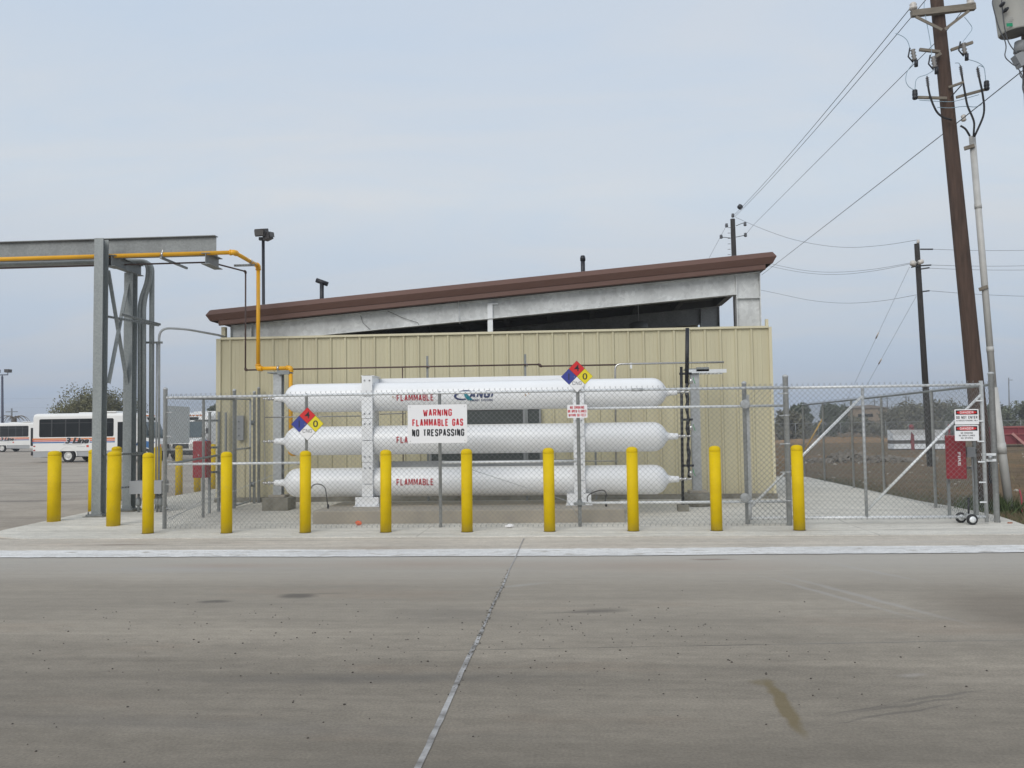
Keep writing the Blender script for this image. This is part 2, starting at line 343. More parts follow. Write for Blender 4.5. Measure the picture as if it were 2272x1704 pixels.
    sp = n('ShaderNodeSeparateXYZ'); l(P, sp.inputs[0])
    sw = n('ShaderNodeSeparateXYZ'); l(ad.outputs[0], sw.inputs[0])
    brk = rng(noise(2.3, (1, 1, 1), 5), .35, .6, .15, 1)
    for (a, bb, cc, wd, col, st, x0, x1) in lines:            # a*x + b*y = c, saw-cut joints and cracks
        s = math_('ADD', math_('MULTIPLY', sp.outputs[0], a), math_('MULTIPLY', sp.outputs[1], bb))
        f = rng(math_('ABSOLUTE', math_('SUBTRACT', s, cc), 0), wd, wd*.5, 0, st)
        f = math_('MULTIPLY', f, brk)
        f = math_('MULTIPLY', f, math_('MULTIPLY', math_('GREATER_THAN', sp.outputs[0], x0), math_('LESS_THAN', sp.outputs[0], x1)))
        c = mix(c, f, col)
    l(c, b.inputs['Base Color'])
    nb = noise(90, (1, 1, 1), 3); bp = n('ShaderNodeBump'); bp.inputs['Strength'].default_value = .25; bp.inputs['Distance'].default_value = .004; l(nb, bp.inputs['Height']); l(bp.outputs[0], b.inputs['Normal'])
    return m
dk = (.045, .042, .040)
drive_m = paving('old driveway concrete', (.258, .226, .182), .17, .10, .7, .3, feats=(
    (0, 10.6, 18, 1.1, 0, (.53, .51, .475), .62, 1.5), (0, 9.4, 14, 2.3, 1, (.36, .325, .275), .42, 1.2), (-3, 2.6, 7, 2.3, 3, (.115, .10, .08), .5, 1.2), (3.5, 2.8, 3.5, 1.9, -8, (.115, .10, .08), .45, 1.2), (-5.5, 5.2, 3.2, .8, 3, (.13, .115, .095), .35, 1.3),  # broad dark ellipses: lens falloff towards the camera painted in, over grime film
    (-2.74, 8.33, .19, .12, 0, dk, .6, .7), (-2.55, 8.45, .3, .03, 4, dk, .3, 1.2), (-3.45, 8.05, .15, .07, 5, dk, .55, .8), (.18, 7.67, .24, .09, 10, dk, .45, 1.1), (-.1, 7.6, .3, .03, 10, dk, .3, 1.2),
    (-1.1, 7.5, .5, .3, 0, (.09, .085, .08), .3, 1.2), (3.9, 7.7, .8, 1.0, 8, (.13, .105, .08), .5, .7), (1.155, 5.12, .05, .48, -2, (.15, .112, .045), .7, .5), (1.13, 5.56, .08, .07, 20, (.15, .112, .045), .45, .8),
    (1.85, 5.15, .4, .02, 22, (.085, .078, .07), .45, .9), (1.75, 5.0, .4, .015, 24, (.08, .072, .066), .45, .9), (2.1, 5.32, .35, .02, 22, (.08, .075, .07), .4, .9), (1.6, 5.08, .25, .012, 24, (.08, .072, .066), .45, .9),
    (2.35, 8.4, .04, 1.0, 22, (.36, .34, .32), .5, .9), (2.62, 8.35, .05, 1.1, 22, (.36, .34, .32), .5, .9), (3.1, 9.9, .05, .8, 25, (.38, .36, .34), .45, .9),
    (2.1, 5.75, .10, .035, 10, (.40, .37, .34), .4, .8), (2.05, 4.1, .08, .05, 0, (.42, .41, .40), .6, .6), (-4.6, 10.0, 1.0, .25, 5, (.38, .37, .36), .4, 1.2), (-.6, 8.9, .3, .06, 30, (.36, .35, .33), .4, 1.),
    (.9, 10.2, 1.4, .35, 0, (.27, .175, .12), .28, 1.4), (-1.9, 10.3, 1.2, .3, 0, (.27, .175, .12), .3, 1.4), (1.6, 10.6, .25, .07, 0, (.14, .08, .06), .5, .9), (-4.2, 10.2, .8, .2, 0, (.27, .17, .11), .3, 1.4),
    (-1.5, 3.9, 1.9, .22, 3, (.10, .095, .09), .35, 1.3), (-2.2, 4.7, 1.6, .12, -4, (.10, .095, .09), .32, 1.3), (1.8, 3.7, 1.4, .2, 6, (.10, .095, .09), .3, 1.3), (-1.2, 5.6, 1.1, .1, 3, (.105, .1, .095), .35, 1.3)),
    lines=((-.09, 1, 6.39, .011, (.055, .05, .045), .8, -1.3, 60), (-.09, 1, 6.40, .03, (.33, .31, .29), .22, 1.4, 60), (-.05, 1, 3.9, .06, (.095, .09, .085), .3, -60, 60)))
pave_m = paving('light pavement concrete', (.485, .44, .378), .09, .09, .3, .25, feats=(
    (-6.6, 12.1, .6, .08, 3, (.17, .14, .115), .55, 1.1), (-5.2, 12.25, .5, .06, 3, (.2, .17, .14), .4, 1.1), (2.4, 12.35, .8, .05, 0, (.46, .44, .42), .4, 1), (4.6, 12.1, .9, .05, 0, (.46, .44, .42), .4, 1), (-4.2, 12.5, 1.2, .05, 0, (.2, .18, .16), .4, 1)), stretch=(.25, 1.2, 1))
apron_m = paving('pale apron concrete', (.60, .575, .515), .06, .08, .22, .08, feats=((-2.5, 13.1, .5, .08, 5, (.25, .23, .21), .35, 1.2), (3.2, 13.3, .7, .05, 2, (.24, .22, .2), .5, 1), (5.2, 13.45, .9, .05, 2, (.24, .22, .2), .5, 1), (-6.3, 15.5, .6, 1.5, 10, (.29, .27, .25), .35, 1.2)), stretch=(.5, 1, 1),
    lines=((1, 0, -2.4, .012, (.2, .19, .17), .7, -9, 9), (1, 0, 4.3, .012, (.2, .19, .17), .7, -9, 9), (0, 1, 16.4, .012, (.2, .19, .17), .7, -9.6, 7)))
yard_m = paving('old yard pavement', (.36, .315, .262), .12, .14, .3, .25, feats=((-13.5, 20.2, 1.1, .25, 5, (.11, .1, .09), .5, 1), (-12.6, 17.4, .5, .16, 0, (.12, .11, .1), .5, 1), (-17.0, 28, 2.5, .5, 5, (.14, .13, .12), .4, 1.2), (-14.5, 24.5, 2.5, .2, 5, (.33, .3, .24), .4, 1.2)), stretch=(.25, 1, 1),
    lines=((.1, 1, 21.6, .03, (.09, .08, .07), .7, -60, -9), (.1, 1, 30.5, .04, (.1, .09, .08), .6, -90, -9), (1, .08, -14, .03, (.1, .09, .08), .5, -90, -9)))
paint_m = paving('worn white paint', (.67, .665, .65), .08, .07, .12, .12, stretch=(.5, 1.5, 1), chips=.75)

def dirt_mat():
    m = bpy.data.materials.new('dry dirt'); m.use_nodes = True; t = m.node_tree; b = t.nodes['Principled BSDF']; n = t.nodes.new; l = t.links.new
    b.inputs['Roughness'].default_value = .95; b.inputs['Specular IOR Level'].default_value = .1
    tc = n('ShaderNodeTexCoord')
    def nz(s, st=(1, 1, 1), d=8):
        mp = n('ShaderNodeMapping'); mp.inputs['Scale'].default_value = st; l(tc.outputs['Object'], mp.inputs[0])
        z = n('ShaderNodeTexNoise'); z.inputs['Scale'].default_value = s; z.inputs['Detail'].default_value = d; z.inputs['Roughness'].default_value = .65; l(mp.outputs[0], z.inputs['Vector']); return z.outputs[0]
    def rm(s, stops):
        r = n('ShaderNodeValToRGB'); l(s, r.inputs[0]); e = r.color_ramp.elements
        e[0].position, e[0].color = stops[0][0], stops[0][1]+(1,); e[1].position, e[1].color = stops[-1][0], stops[-1][1]+(1,)
        for p, c in stops[1:-1]: e.new(p).color = c+(1,)
        return r.outputs[0]
    a = rm(nz(.09, (.6, 1.4, 1)), ((.3, (.132, .097, .066)), (.47, (.168, .12, .075)), (.62, (.22, .14, .078)), (.75, (.15, .118, .066))))
    g = rm(nz(1.3), ((.32, (.68, .66, .62)), (.55, (1, 1, 1)), (.75, (1.3, 1.25, 1.15))))
    mx = n('ShaderNodeMix'); mx.data_type = 'RGBA'; mx.blend_type = 'MULTIPLY'; mx.inputs[0].default_value = 1; l(a, mx.inputs[6]); l(g, mx.inputs[7])
    h = rm(nz(14), ((.3, (.72, .72, .7)), (.7, (1.22, 1.2, 1.15))))
    m2 = n('ShaderNodeMix'); m2.data_type = 'RGBA'; m2.blend_type = 'MULTIPLY'; m2.inputs[0].default_value = 1; l(mx.outputs[2], m2.inputs[6]); l(h, m2.inputs[7])
    gr = rm(nz(.55, (1, 1, 1), 6), ((.52, (0, 0, 0)), (.68, (.6, .6, .6))))
    m4 = n('ShaderNodeMix'); m4.data_type = 'RGBA'; l(gr, m4.inputs[0]); l(m2.outputs[2], m4.inputs[6]); m4.inputs[7].default_value = (.10, .105, .055, 1)
    l(m4.outputs[2], b.inputs['Base Color'])
    bp = n('ShaderNodeBump'); bp.inputs['Strength'].default_value = .7; bp.inputs['Distance'].default_value = .05; l(nz(5), bp.inputs['Height']); l(bp.outputs[0], b.inputs['Normal'])
    return m
dirt_m = dirt_mat()

# ---------------------------------------------------------------- setting: ground sheets
def struct(o): return tag(o, kind='structure')
def sheet(name, poly, z, mat):
    return struct(MB().poly([(x, y, z) for x, y in poly]).build(name, mat))
sheet('ground', [(-900, -60), (900, -60), (900, 1200), (-900, 1200)], -.05, dirt_m)
sheet('yard', [(-260, 11.2), (-7.5, 11.2), (-7.5, 60), (-14, 150), (-260, 150)], -.004, yard_m)
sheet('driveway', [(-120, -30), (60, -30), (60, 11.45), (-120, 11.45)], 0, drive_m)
sheet('pavement', [(-120, 11.35), (60, 11.35), (60, 13.2), (9.0, 13.3), (6.75, 13.75), (6.2, 13.9), (-8.0, 13.3), (-8.72, 12.85), (-9.6, 12.95), (-120, 15.2)], .004, pave_m)
random.seed(17); xs = [-22+i*.11 for i in range(330)]; je = [(random.gauss(0, .008), random.gauss(0, .011)) for _ in xs]
def wl(x, e): return 11.185 + max(0, x)*.036 + e + .012*math.sin(x*1.7+e*9)
mb = MB()
for (a, ja), (b, jb_) in zip(zip(xs, je), zip(xs[1:], je[1:])):
    mb.poly([(a, wl(a, -.31)+ja[0], .008), (b, wl(b, -.31)+jb_[0], .008), (b, wl(b, .33)+jb_[1], .008), (a, wl(a, .33)+ja[1], .008)])
struct(mb.build('painted_line', paint_m))
# apron: pale slab, rising gently to the shelter, with a rounded front left corner
def apron_left(y): return -9.68 + .0*y
rows = [12.78, 13.1, 13.5, 14, 14.6, 15.3, 16.1, 17, 18.2, 20, 22.5, 25, 27.2]
mb = MB(); grid = []
for i, y in enumerate(rows):
    xl = -8.5 if i == 0 else (-9.15 if i == 1 else (-9.5 if i == 2 else -9.66)); xr = 6.25 if i == 0 else (6.6 if i == 1 else (6.78 if i == 2 else min(7.12, 6.78+.2*(y-13.5))))
    if y > 17: xr = 6.98
    grid.append([V((xl+(xr-xl)*k/30, y, gz(xl+(xr-xl)*k/30, y))) for k in range(31)])
fl = [p for r_ in grid for p in r_]
fs = [(i*31+k, i*31+k+1, (i+1)*31+k+1, (i+1)*31+k) for i in range(len(rows)-1) for k in range(30)]
mb.raw(fl, fs)
ring = grid[0] + [g[-1] for g in grid[1:]] + list(reversed(grid[-1][:-1])) + [g[0] for g in reversed(grid[1:-1])]
for a, b in zip(ring, ring[1:]+ring[:1]): mb.poly([a, a+V((0, 0, -.16)), b+V((0, 0, -.16)), b])
struct(mb.build('apron', apron_m))
# sealed joint running towards the camera
random.seed(3)
caulk = M('old joint sealant', (.37, .365, .36), .8, 0, .3, 7, tint=(.20, .185, .17))
mb = MB(); ys = [2.2+i*.13 for i in range(81)]; ed = []
for y in ys:
    wdt = (.016 if y < 7.0 else .010 if y < 9.6 else .006)*(1+random.uniform(-.12, .12)); x = -.776+random.uniform(-.002, .002)+.004*math.sin(y*3)
    zj = .0045 if y < 10.75 else .0125
    ed.append(((x-wdt, y, zj), (x+wdt, y, zj)))
for i in range(len(ys)-1):
    mb.poly([ed[i][0], ed[i][1], ed[i+1][1], ed[i+1][0]])
struct(mb.build('pavement_joint', caulk))
jd = M('joint dirt', (.10, .09, .07), .95, 0, .3, 20)
mb = MB()
for i in range(190):
    y = random.triangular(5.2, 10.4, 7.8); x = -.776+random.gauss(0, .014)
    r_ = random.uniform(.003, .008); mb.lathe([(r_, 0), (r_*.7, r_*.6)], (x, y, .004), n=6)
tag(mb.build('grit', jd), kind='stuff', label='dark grit and crumbs lodged along the pavement joint', cat='grit')
# scattered clods and pebbles on the driveway
mb = MB()
for i in range(420):
    x = random.gauss(-1.2, 2.0); y = random.choice((random.gauss(7.3, .5), random.gauss(6.3, .5), random.gauss(5.6, .8)))
    if not 3.2 < y < 10.5: continue
    r_ = random.uniform(.002, .006) if i % 5 else random.uniform(.005, .008); mb.lathe([(r_, 0), (r_*random.uniform(.9, 1.1), r_*.5), (r_*.5, r_*.9)], (x, y, .0005), n=6)
tag(mb.build('pebbles', M('dark clods', (.075, .065, .055), .95, 0, .3, 20)), kind='stuff', label='tiny dark clods scattered over the driveway', cat='pebbles')

# ---------------------------------------------------------------- bollards
def bollard_tree(r_, H):
    root = thing('bollard', (0, 0, 0), 'yellow bollard', 'bollard', 'yellow bollards')
    MB().lathe([(r_, -.02), (r_, H-.085)], n=28).build('sleeve', yellow, root)
    MB().lathe([(r_*1.0, H-.083), (r_*1.012, H-.079), (r_*1.012, H-.052), (r_*.93, H-.03), (r_*.72, H-.013), (r_*.4, H-.003), (0, H)], n=28).build('cap', yellow, root)
    MB().lathe([(r_+.022, -.03), (r_+.02, .004), (r_+.004, .012)], n=20).build('base_ring', M('sealant with contact shade', (.05, .045, .035), .9, 0, .4, 30), root)  # sealant ring widened and darkened to paint contact shade at the foot
    return root
slim = bollard_tree(.087, 1.294); fat = bollard_tree(.114, 1.30)
front = [(-6.835, 'yellow bollard just outside the corner post of the chain-link fence'), (-5.547, 'yellow bollard before the open span between corner post and left diamond sign'),
 (-4.274, 'yellow bollard directly below the left hazard diamond sign'), (-2.989, 'yellow bollard left of the big warning sign by the left tank stand foot'),
 (-1.711, 'yellow bollard just right of the big warning sign post'), (-.431, 'yellow bollard left of the small no smoking sign with crumpled paper nearby'),
 (.849, 'yellow bollard in front of the round right ends of the white tanks'), (2.107, 'yellow bollard against the tan wall between tanks and sliding gate rollers'), (3.337, 'yellow bollard beside the gate post, rightmost of the whole row')]
rear = [((-9.47, 15.1), fat, 'fat yellow bollard standing alone at the left edge of the apron'), ((-7.99, 14.45), fat, 'fat yellow bollard in front of the galvanised pipe rack column'),
 ((-9.78, 16.95), fat, 'yellow bollard half hidden behind the front pipe rack column'), ((-11.1, 20.2), fat, 'yellow bollard whose cap shows above the fat bollard by the rack'),
 ((-9.93, 19.9), slim, 'yellow bollard behind the grey junction box and conduits'), ((-9.88, 20.92), slim, 'yellow bollard seen through the left fence, left of the dark red cabinet'),
 ((-9.80, 21.78), slim, 'yellow bollard seen behind the dark red cabinet at the left fence'), ((-9.84, 22.89), slim, 'yellow bollard behind the cabinet posts, nearest the tan wall corner')]
random.seed(5)
used = set()
def place_bollard(x, y, proto, label):
    o = proto if proto not in used else copy_tree(proto); used.add(proto)
    on_apron = -9.6 < x < 6.5 and 12.8 < y < 27; z = gz(x, y) if on_apron else .0
    o.location = (x, y, z*.3 if y < 15.5 else 0); o.rotation_euler = (R(random.uniform(-.3, .3)), R(random.uniform(-.35, .35)), random.uniform(0, 6))
    o['label'] = label
for x, lb in front: place_bollard(x, 13.402, slim, lb)
for (x, y), p, lb in rear: place_bollard(x, y, p, lb)

# ---------------------------------------------------------------- shelter building
YW = 18.2
XL, XR, ZT = -7.76, 4.08, 3.615
sh = thing('equipment_shelter', (-1.8, 20.5, .1), 'tan ribbed metal equipment shelter with sloping brown edged roof', 'building')
def rib_wall(mb, x0, x1, y, z0, z1, sgn=-1, pitch=.318, first=.2):
    xs_ = [x0]; pts = [(x0, 0)]
    x = x0+first
    while x < x1-.1:
        pts += [(x-.038, 0), (x-.016, .034), (x+.016, .034), (x+.038, 0)]
        for q in (.11, .2):
            if x+q+.02 < x1: pts += [(x+q-.012, 0), (x+q, .005), (x+q+.012, 0)]
        x += pitch
    pts.append((x1, 0))
    for (a, da), (b, db) in zip(pts, pts[1:]):
        mb.poly([(a, y+sgn*da, z0), (b, y+sgn*db, z0), (b, y+sgn*db, z1), (a, y+sgn*da, z1)])
    return mb
mb = rib_wall(MB(), XL+.1, XR-.05, YW, .2, ZT); mb.box(XL+.1, XR-.05, YW+.004, YW+.08, .2, ZT-.002)
mb.build('front_wall', tan, sh)
for b_ in ((XL, XL+.1, YW-.05, YW+.1, .2, ZT+.02), (XR-.06, XR, YW-.05, YW+.1, .2, ZT+.02), (XR-.09, XR-.03, YW+.101, YW+.16, ZT, ZT+.2)): MB().box(*b_).build('corner_trim', tan_l, sh)
MB().box(XL+.1, XR-.06, YW-.06, YW+.1, ZT, ZT+.045).build('wall_cap', tan_l, sh)
MB().box(XL+.02, XL+.09, YW+.1, 24.6, .2, ZT).build('left_wall', tan, sh)
MB().box(XR-.09, XR-.02, YW+.16, 24.6, .2, ZT).build('right_wall', tan, sh)

MB().box(XL-.02, XR+.02, YW-.08, YW+.06, .02, .2).build('foundation_sill', conc_p, sh)
# roof
A, B = at(463, 688, 18.1), at(1715, 558, 18.1); sl = (B.z-A.z)/(B.x-A.x)
prof = [(.02, 0), (-.02, -.012), (-.085, -.118), (-.015, -.245), (.02, -.245)]
low = [(.0, -.247), (.0, -.345), (.03, -.36), (.06, -.36), (.06, -.247)]
def extr(pr, xa, xb, mit):
    vs_ = []
    for o_, z_ in pr: k = -o_*mit; x = xa-k; vs_.append((x, 18.1+o_, A.z+sl*(x-A.x)+z_))
    for o_, z_ in pr: k = -o_*mit; x = xb+k; vs_.append((x, 18.1+o_, A.z+sl*(x-A.x)+z_))
    n = len(pr)
    return MB().raw(vs_, [tuple(range(n)), tuple(reversed(range(n, 2*n)))]+[(i, n+i, n+(i+1) % n, (i+1) % n) for i in range(n)])
fa = extr(prof, A.x+.05, B.x-.03, 1).build('fascia', brown, sh)
extr(low, A.x+.22, B.x-.16, 0).build('trim_band', brown, sh)
def zr(x): return A.z+sl*(x-A.x)
mb = MB()
mb.prism([(A.x+.04, 18.13, zr(A.x)-.005), (B.x-.03, 18.13, zr(B.x)-.005), (B.x-.03, 18.13, zr(B.x)-.065), (A.x+.04, 18.13, zr(A.x)-.065)], (0, 6.3, 0))
rf = mb.build('roof', M('roof deck', (.20, .19, .175), .6, .1, .1, 2), sh)
# eave trims left and right
MB().prism([(A.x+.04, 18.13, zr(A.x)-.0), (A.x-.03, 18.13, zr(A.x)-.118), (A.x+.03, 18.13, zr(A.x)-.245), (A.x+.04, 18.13, zr(A.x)-.245)], (0, 6.3, 0)).build('eave_trim', brown, sh)
MB().prism([(B.x-.03, 18.13, zr(B.x)), (B.x+.04, 18.13, zr(B.x)-.118), (B.x-.02, 18.13, zr(B.x)-.245), (B.x-.03, 18.13, zr(B.x)-.245)], (0, 6.3, 0)).build('eave_trim', brown, sh)
pur = M('dark purlin', (.16, .16, .155), .7, .1, .15, 3)
for i in range(11):
    x = A.x+.35+i*(B.x-A.x-.6)/10
    MB().box(x-.03, x+.03, 18.2, 24.3, zr(x)-.30, zr(x)-.075).box(x-.03, x+.09, 18.2, 24.3, zr(x)-.315, zr(x)-.30).build('purlin', pur, sh)
# two rigid frames
def frame(y, tone):
    x0, x1 = at(514, 735, 18.37).x, 3.42
    mb = MB(); D = .475
    zl = lambda x: 3.692+.0754*(x+5.565)
    mb.prism([(x0, y, zr(x0)-.37), (x1, y, zr(x1)-.37), (x1, y, zl(x1)), (x0, y, zl(x0))], (0, .012, 0))
    mb.beam((x0, y+.006, zr(x0)-.36), (x1+.5, y+.006, zr(x1+.5)-.36), .2, .016)
    mb.beam((x0, y+.006, zl(x0)-.008), (x1, y+.006, zl(x1)-.008), .2, .016)
    mb.build('rafter', tone, sh)
    mb = MB()
    mb.prism([(x1+.012, y, .15), (3.90, y, .15), (3.90, y, zr(3.9)-.37), (x1+.012, y, zr(x1)-.37)], (0, .012, 0))
    mb.box(x1-.006, x1+.011, y-.09, y+.1, .15, zr(x1)-.36); mb.box(3.901, 3.918, y-.09, y+.1, .15, zr(3.9)-.37)
    mb.box(x1+.012, 3.9, y-.08, y-.001, zr(x1)-.87, zr(x1)-.855)
    mb.build('column', tone, sh)
    mb = MB(); mb.prism([(x0, y-.02, .15), (-7.05, y-.02, .15), (-7.05, y-.02, zr(-7.05)-.37), (x0, y-.02, zr(x0)-.37)], (0, .012, 0))
    mb.box(-7.06, -7.045, y-.1, y-.021, .15, zr(-7.05)-.38); mb.box(x0-.012, x0-.001, y-.1, y+.1, .15, zr(x0)-.38)
    mb.build('column', tone, sh)
streaky = M('streaked galvanised beam', (.56, .575, .57), .5, .12, .16, 1.6, spangle=14, stretch=(1.4, 1, .6))
frame(18.42, streaky); frame(23.6, galv)
MB().box(-7.725, -7.635, 18.34, 18.44, ZT+.046, zr(-7.6)-.37).build('corner_stub', tan_l, sh)
xbw = at(1548, 700, 24.5).x
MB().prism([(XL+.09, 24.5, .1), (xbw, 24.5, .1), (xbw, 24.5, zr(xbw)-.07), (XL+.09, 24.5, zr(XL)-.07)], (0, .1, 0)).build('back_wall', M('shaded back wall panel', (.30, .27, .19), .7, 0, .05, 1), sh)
p = at(1088, 738, 18.38); MB().box(p.x-.055, p.x+.055, 18.36, 18.44, ZT+.046, at(1088, 676, 18.4).z).box(p.x-.055, p.x+.17, 18.36, 18.44, at(1088, 676, 18.4).z+.001, at(1088, 673, 18.4).z).build('hanger_post', galv_l, sh)
MB().tube([at(1018, 667, 18.42), at(1020, 718, 18.42)], .018, 8).build('drop_rod', galv_l, sh)
mb_ = MB().tube([at(860, 690, 18.37), at(893, 705, 18.37), at(927, 716, 18.37), at(930, 722, 18.37)], .006, 6); mb_.build('loose_cable', M('cable grey', (.1, .1, .1), .6), sh); mb = MB().tube([at(800, 700, 18.37), at(805, 716, 18.37), at(822, 732, 18.37)], .006, 6)
mb.build('loose_cable', M('cable grey', (.1, .1, .1), .6), sh)
# louvre opening behind the tanks
l0, l1 = at(958, 1022, YW-.07), at(1196, 908, YW-.07)
mb = MB().box(l0.x, l1.x, YW-.075, YW-.04, .9, l1.z)
lv = mb.build('louvre', M('louvre screen', (.055, .065, .065), .5, .1, .2, 3), sh)
mb = MB()
xq = at(1166, 960, YW-.1).x
mb.box(xq-.05, xq+.05, YW-.10, YW-.076, .9, l1.z).box(l0.x-.04, l0.x, YW-.1, YW-.04, .86, l1.z+.03).box(l1.x, l1.x+.04, YW-.1, YW-.04, .86, l1.z+.03).box(l0.x, l1.x, YW-.1, YW-.076, l1.z, l1.z+.03).box(l0.x, l1.x, YW-.1, YW-.076, .86, .9)
mb.build('louvre_frame', grey_b, lv)
MB().prism([(A.x+.1, 24.36, zr(A.x)-.36), (B.x-.1, 24.36, zr(B.x)-.36), (B.x-.1, 24.36, zr(B.x)-.07), (A.x+.1, 24.36, zr(A.x)-.07)], (0, .03, 0)).build('rear_girt', pur, sh)
for (px, py0, py1, h) in ((714, 660, 627, 'T'), (1293, 606, 572, 'E')):
    y = 20.0; p = at(px, py1, y); mb = MB(); zb = zr(p.x)-.01
    mb.tube([(p.x, y, zb), (p.x, y, p.z)], .05, 12)
    if h == 'T': mb.tube([(p.x-.13, y-.02, p.z+.06), (p.x+.14, y+.02, p.z-.04)], .055, 12)
    else: mb.lathe([(.062, -.07), (.062, .0), (.045, .05), (.0, .06)], (p.x, y, p.z), n=14)
    mb.build('vent_pipe', black, sh)
lamp = thing('hanging_lamp', at(1417, 712, 21.5), 'round grey lamp hanging on a rod under the shelter roof', 'lamp')
p = at(1417, 722, 21.5)
MB().lathe([(.20, -.14), (.23, -.12), (.23, .02), (.19, .06), (.05, .1)], p, n=20).build('housing', grey_b, lamp)
MB().tube([p+V((0, 0, .09)), V((p.x, p.y, zr(p.x)-.07))], .012, 8).build('rod', galv_l, lamp)

# ---------------------------------------------------------------- galvanised pipe rack
rk = thing('pipe_rack', (-9.2, 16.2, .05), 'galvanised steel pipe rack with two columns, cross braces and a long overhead beam', 'pipe rack')
Y1, Y2 = 15.85, 16.7
c1 = at(222, 850, Y1); c2 = at(288.5, 850, Y2)
zt1 = at(222, 528, Y1-.1).z; zb_top = at(470, 523.5, 16.3).z; zb_bot = zb_top-.385
def wcol(x, y, z0, z1, nm='column'):
    o = MB().ibeam((x, y, z0), (x, y, z1), .178, .2, .014, .011, up=(0, 1, 0)).build(nm, galv_r, rk)
    m = MB().box(x-.16, x+.16, y-.17, y+.17, z0-.012, z0+.022)
    for i in (-1, 1):
        for j in (-1, 1): m.lathe([(.014, .022), (.014, .06), (.008, .075)], (x+i*.125, y+j*.135, z0), n=8)
    m.build('base_plate', galv_d, rk)
    MB().box(x-.2, x+.2, y-.2, y+.2, z0-.12, z0-.013).build('grout_pad', conc_p, rk)
wcol(c1.x, Y1, gz(c1.x, Y1)+.02, zt1); ztr = at(300, 592, Y2).z
wcol(c2.x, Y2, gz(c2.x, Y2)+.03, ztr-.13)
xe = at(480, 545, 16.3).x
MB().ibeam((-22, 16.3, (zb_top+zb_bot)/2), (xe, 16.3, (zb_top+zb_bot)/2), .16, zb_top-zb_bot, .014, .01).build('long_beam', galv_d, rk)
MB().ibeam((c2.x, Y1+.1, zb_bot-.115), (c2.x, Y2+.4, zb_bot-.115), .13, .22, .012, .009).ibeam((c1.x+.006, Y1+.101, zb_bot-.115), (c2.x-.08, Y1+.45, zb_bot-.115), .1, .2, .012, .008).build('cross_beam', galv_d, rk)
xs_ = at(470, 577, 16.3).x
MB().ibeam((xs_, 16.0, zb_bot-.115), (xs_, 16.62, zb_bot-.115), .17, .22, .013, .01).build('end_beam', galv_d, rk)
def ang(p0, p1):
    return MB().beam(p0, p1, .075, .008, (0, 1, 0)).beam(V(p0)+V((0, .037, .0)), V(p1)+V((0, .037, 0)), .008, .07, (0, 1, 0)).build('brace', galv_r, rk)
ang(at(240, 600, Y1+.1), at(283, 860, Y2-.08)); ang(at(283.5, 625, Y2-.09), at(240.5, 850, Y1+.08))
def strut(p0, p1, par=rk, nm='strut'):                      # slotted channel
    p0, p1 = V(p0), V(p1); m = MB().beam(p0, p1, .041, .041); o = m.build(nm, galv_d, par)
    d = (p1-p0); n_ = int(d.length/.055); a = d.normalized(); sd_ = a.cross(V((0, 0, 1))).normalized()
    m = MB()
    for i in range(n_):
        c = p0+a*(.03+i*.055)
        m.obox(c, a*.014, sd_*.0212, V((0, 0, .006)))
    m.build('slot', dark, o); return o
YC = 16.95
strut(at(225, 700, Y1+.12), at(352, 722, YC+.12)); strut(at(268, 697, Y1-.12), at(355, 720, YC-.1))
strut(at(229, 1009, Y1+.1), at(318, 1006, YC-.1)); strut(at(229, 1086, Y1+.1), at(290, 1080, 16.35)); strut(at(322, 760, YC+.06), at(360, 760, YC+.06))
MB().box(c1.x+.09, c1.x+.1, Y1-.02, Y1+.02, 1.2, 1.3).build('clip', galv_d, rk)
# conduits
def conduit(pts, r_, label, rad=.3):
    pts = arc(pts, rad); o = MB().tube(pts, r_, 12).build('conduit', galv if r_ < .03 else galv_r, None)
    return tag(o, label, 'conduit', 'grey conduits rising beside the pipe rack')
zu = zb_bot+.045
yb = YC-.02
def px(x, y, Y): return at(x, y, Y)
zbx = at(300, 1066, 16.9).z
for k, (lx, tx, yy, zz) in enumerate(((310, 328, YC-.05, zu), (319.5, 334, YC-.05, zu+.0))):
    a0 = at(lx, 1068, yy); a1 = at(lx, 668, yy); a2 = at(tx, 622, yy); 
    a3 = V((a2.x, yy, zz)); a4 = V((-20, yy+.0, zz))
    a4 = V((a3.x-6, yy-.25-.12*k, zz)); 
    conduit([V((a0.x, yy, zbx-.05)), a1, a2, a3, V((a3.x-.6, yy-.02-.09*k, zz)), V((-20, yy-.02-.09*k, zz))], .042, ('thick grey conduit with an offset bend, next to the second rack column', 'thick grey conduit with an offset bend, right of its twin')[k], .22)
a0 = at(337, 900, YC+.1)
conduit([V((a0.x, YC+.1, zbx-.05)), V((at(337, 600, YC+.1).x, YC+.1, zu)), V((a0.x-.5, YC+.08, zu)), V((-20, YC+.08, zu))], .05, 'thickest straight grey conduit rising to the beam, right of the bent pair', .18)
a0 = at(354, 900, YC+.1); pA = at(353, 745, YC+.1); 
conduit([V((a0.x, YC+.1, gz(a0.x, YC))), V((pA.x, YC+.1, at(353, 727, YC+.1).z)), at(412, 730, 17.3), at(487, 744, 18.15), at(499, 748, 18.3)], .024, 'thin grey conduit arching over to the tan shelter corner', .22)
a0 = at(346, 1050, YC+.12)
conduit([V((a0.x, YC+.12, gz(a0.x, YC))), V((a0.x, YC+.12, at(346, 760, YC).z))], .016, 'thinnest short grey conduit between the thick conduits and corner post')
jb = thing('junction_box', at(323, 1081, 16.35), 'wide flat grey junction box across the conduits beside the corner post', 'electrical box')
p0, p1 = at(288, 1097, 16.3), at(358.5, 1066, 16.3)
MB().box(p0.x, p1.x, 16.3, 16.6, p0.z+.012, p1.z-.01).build('housing', grey_b, jb, .006)
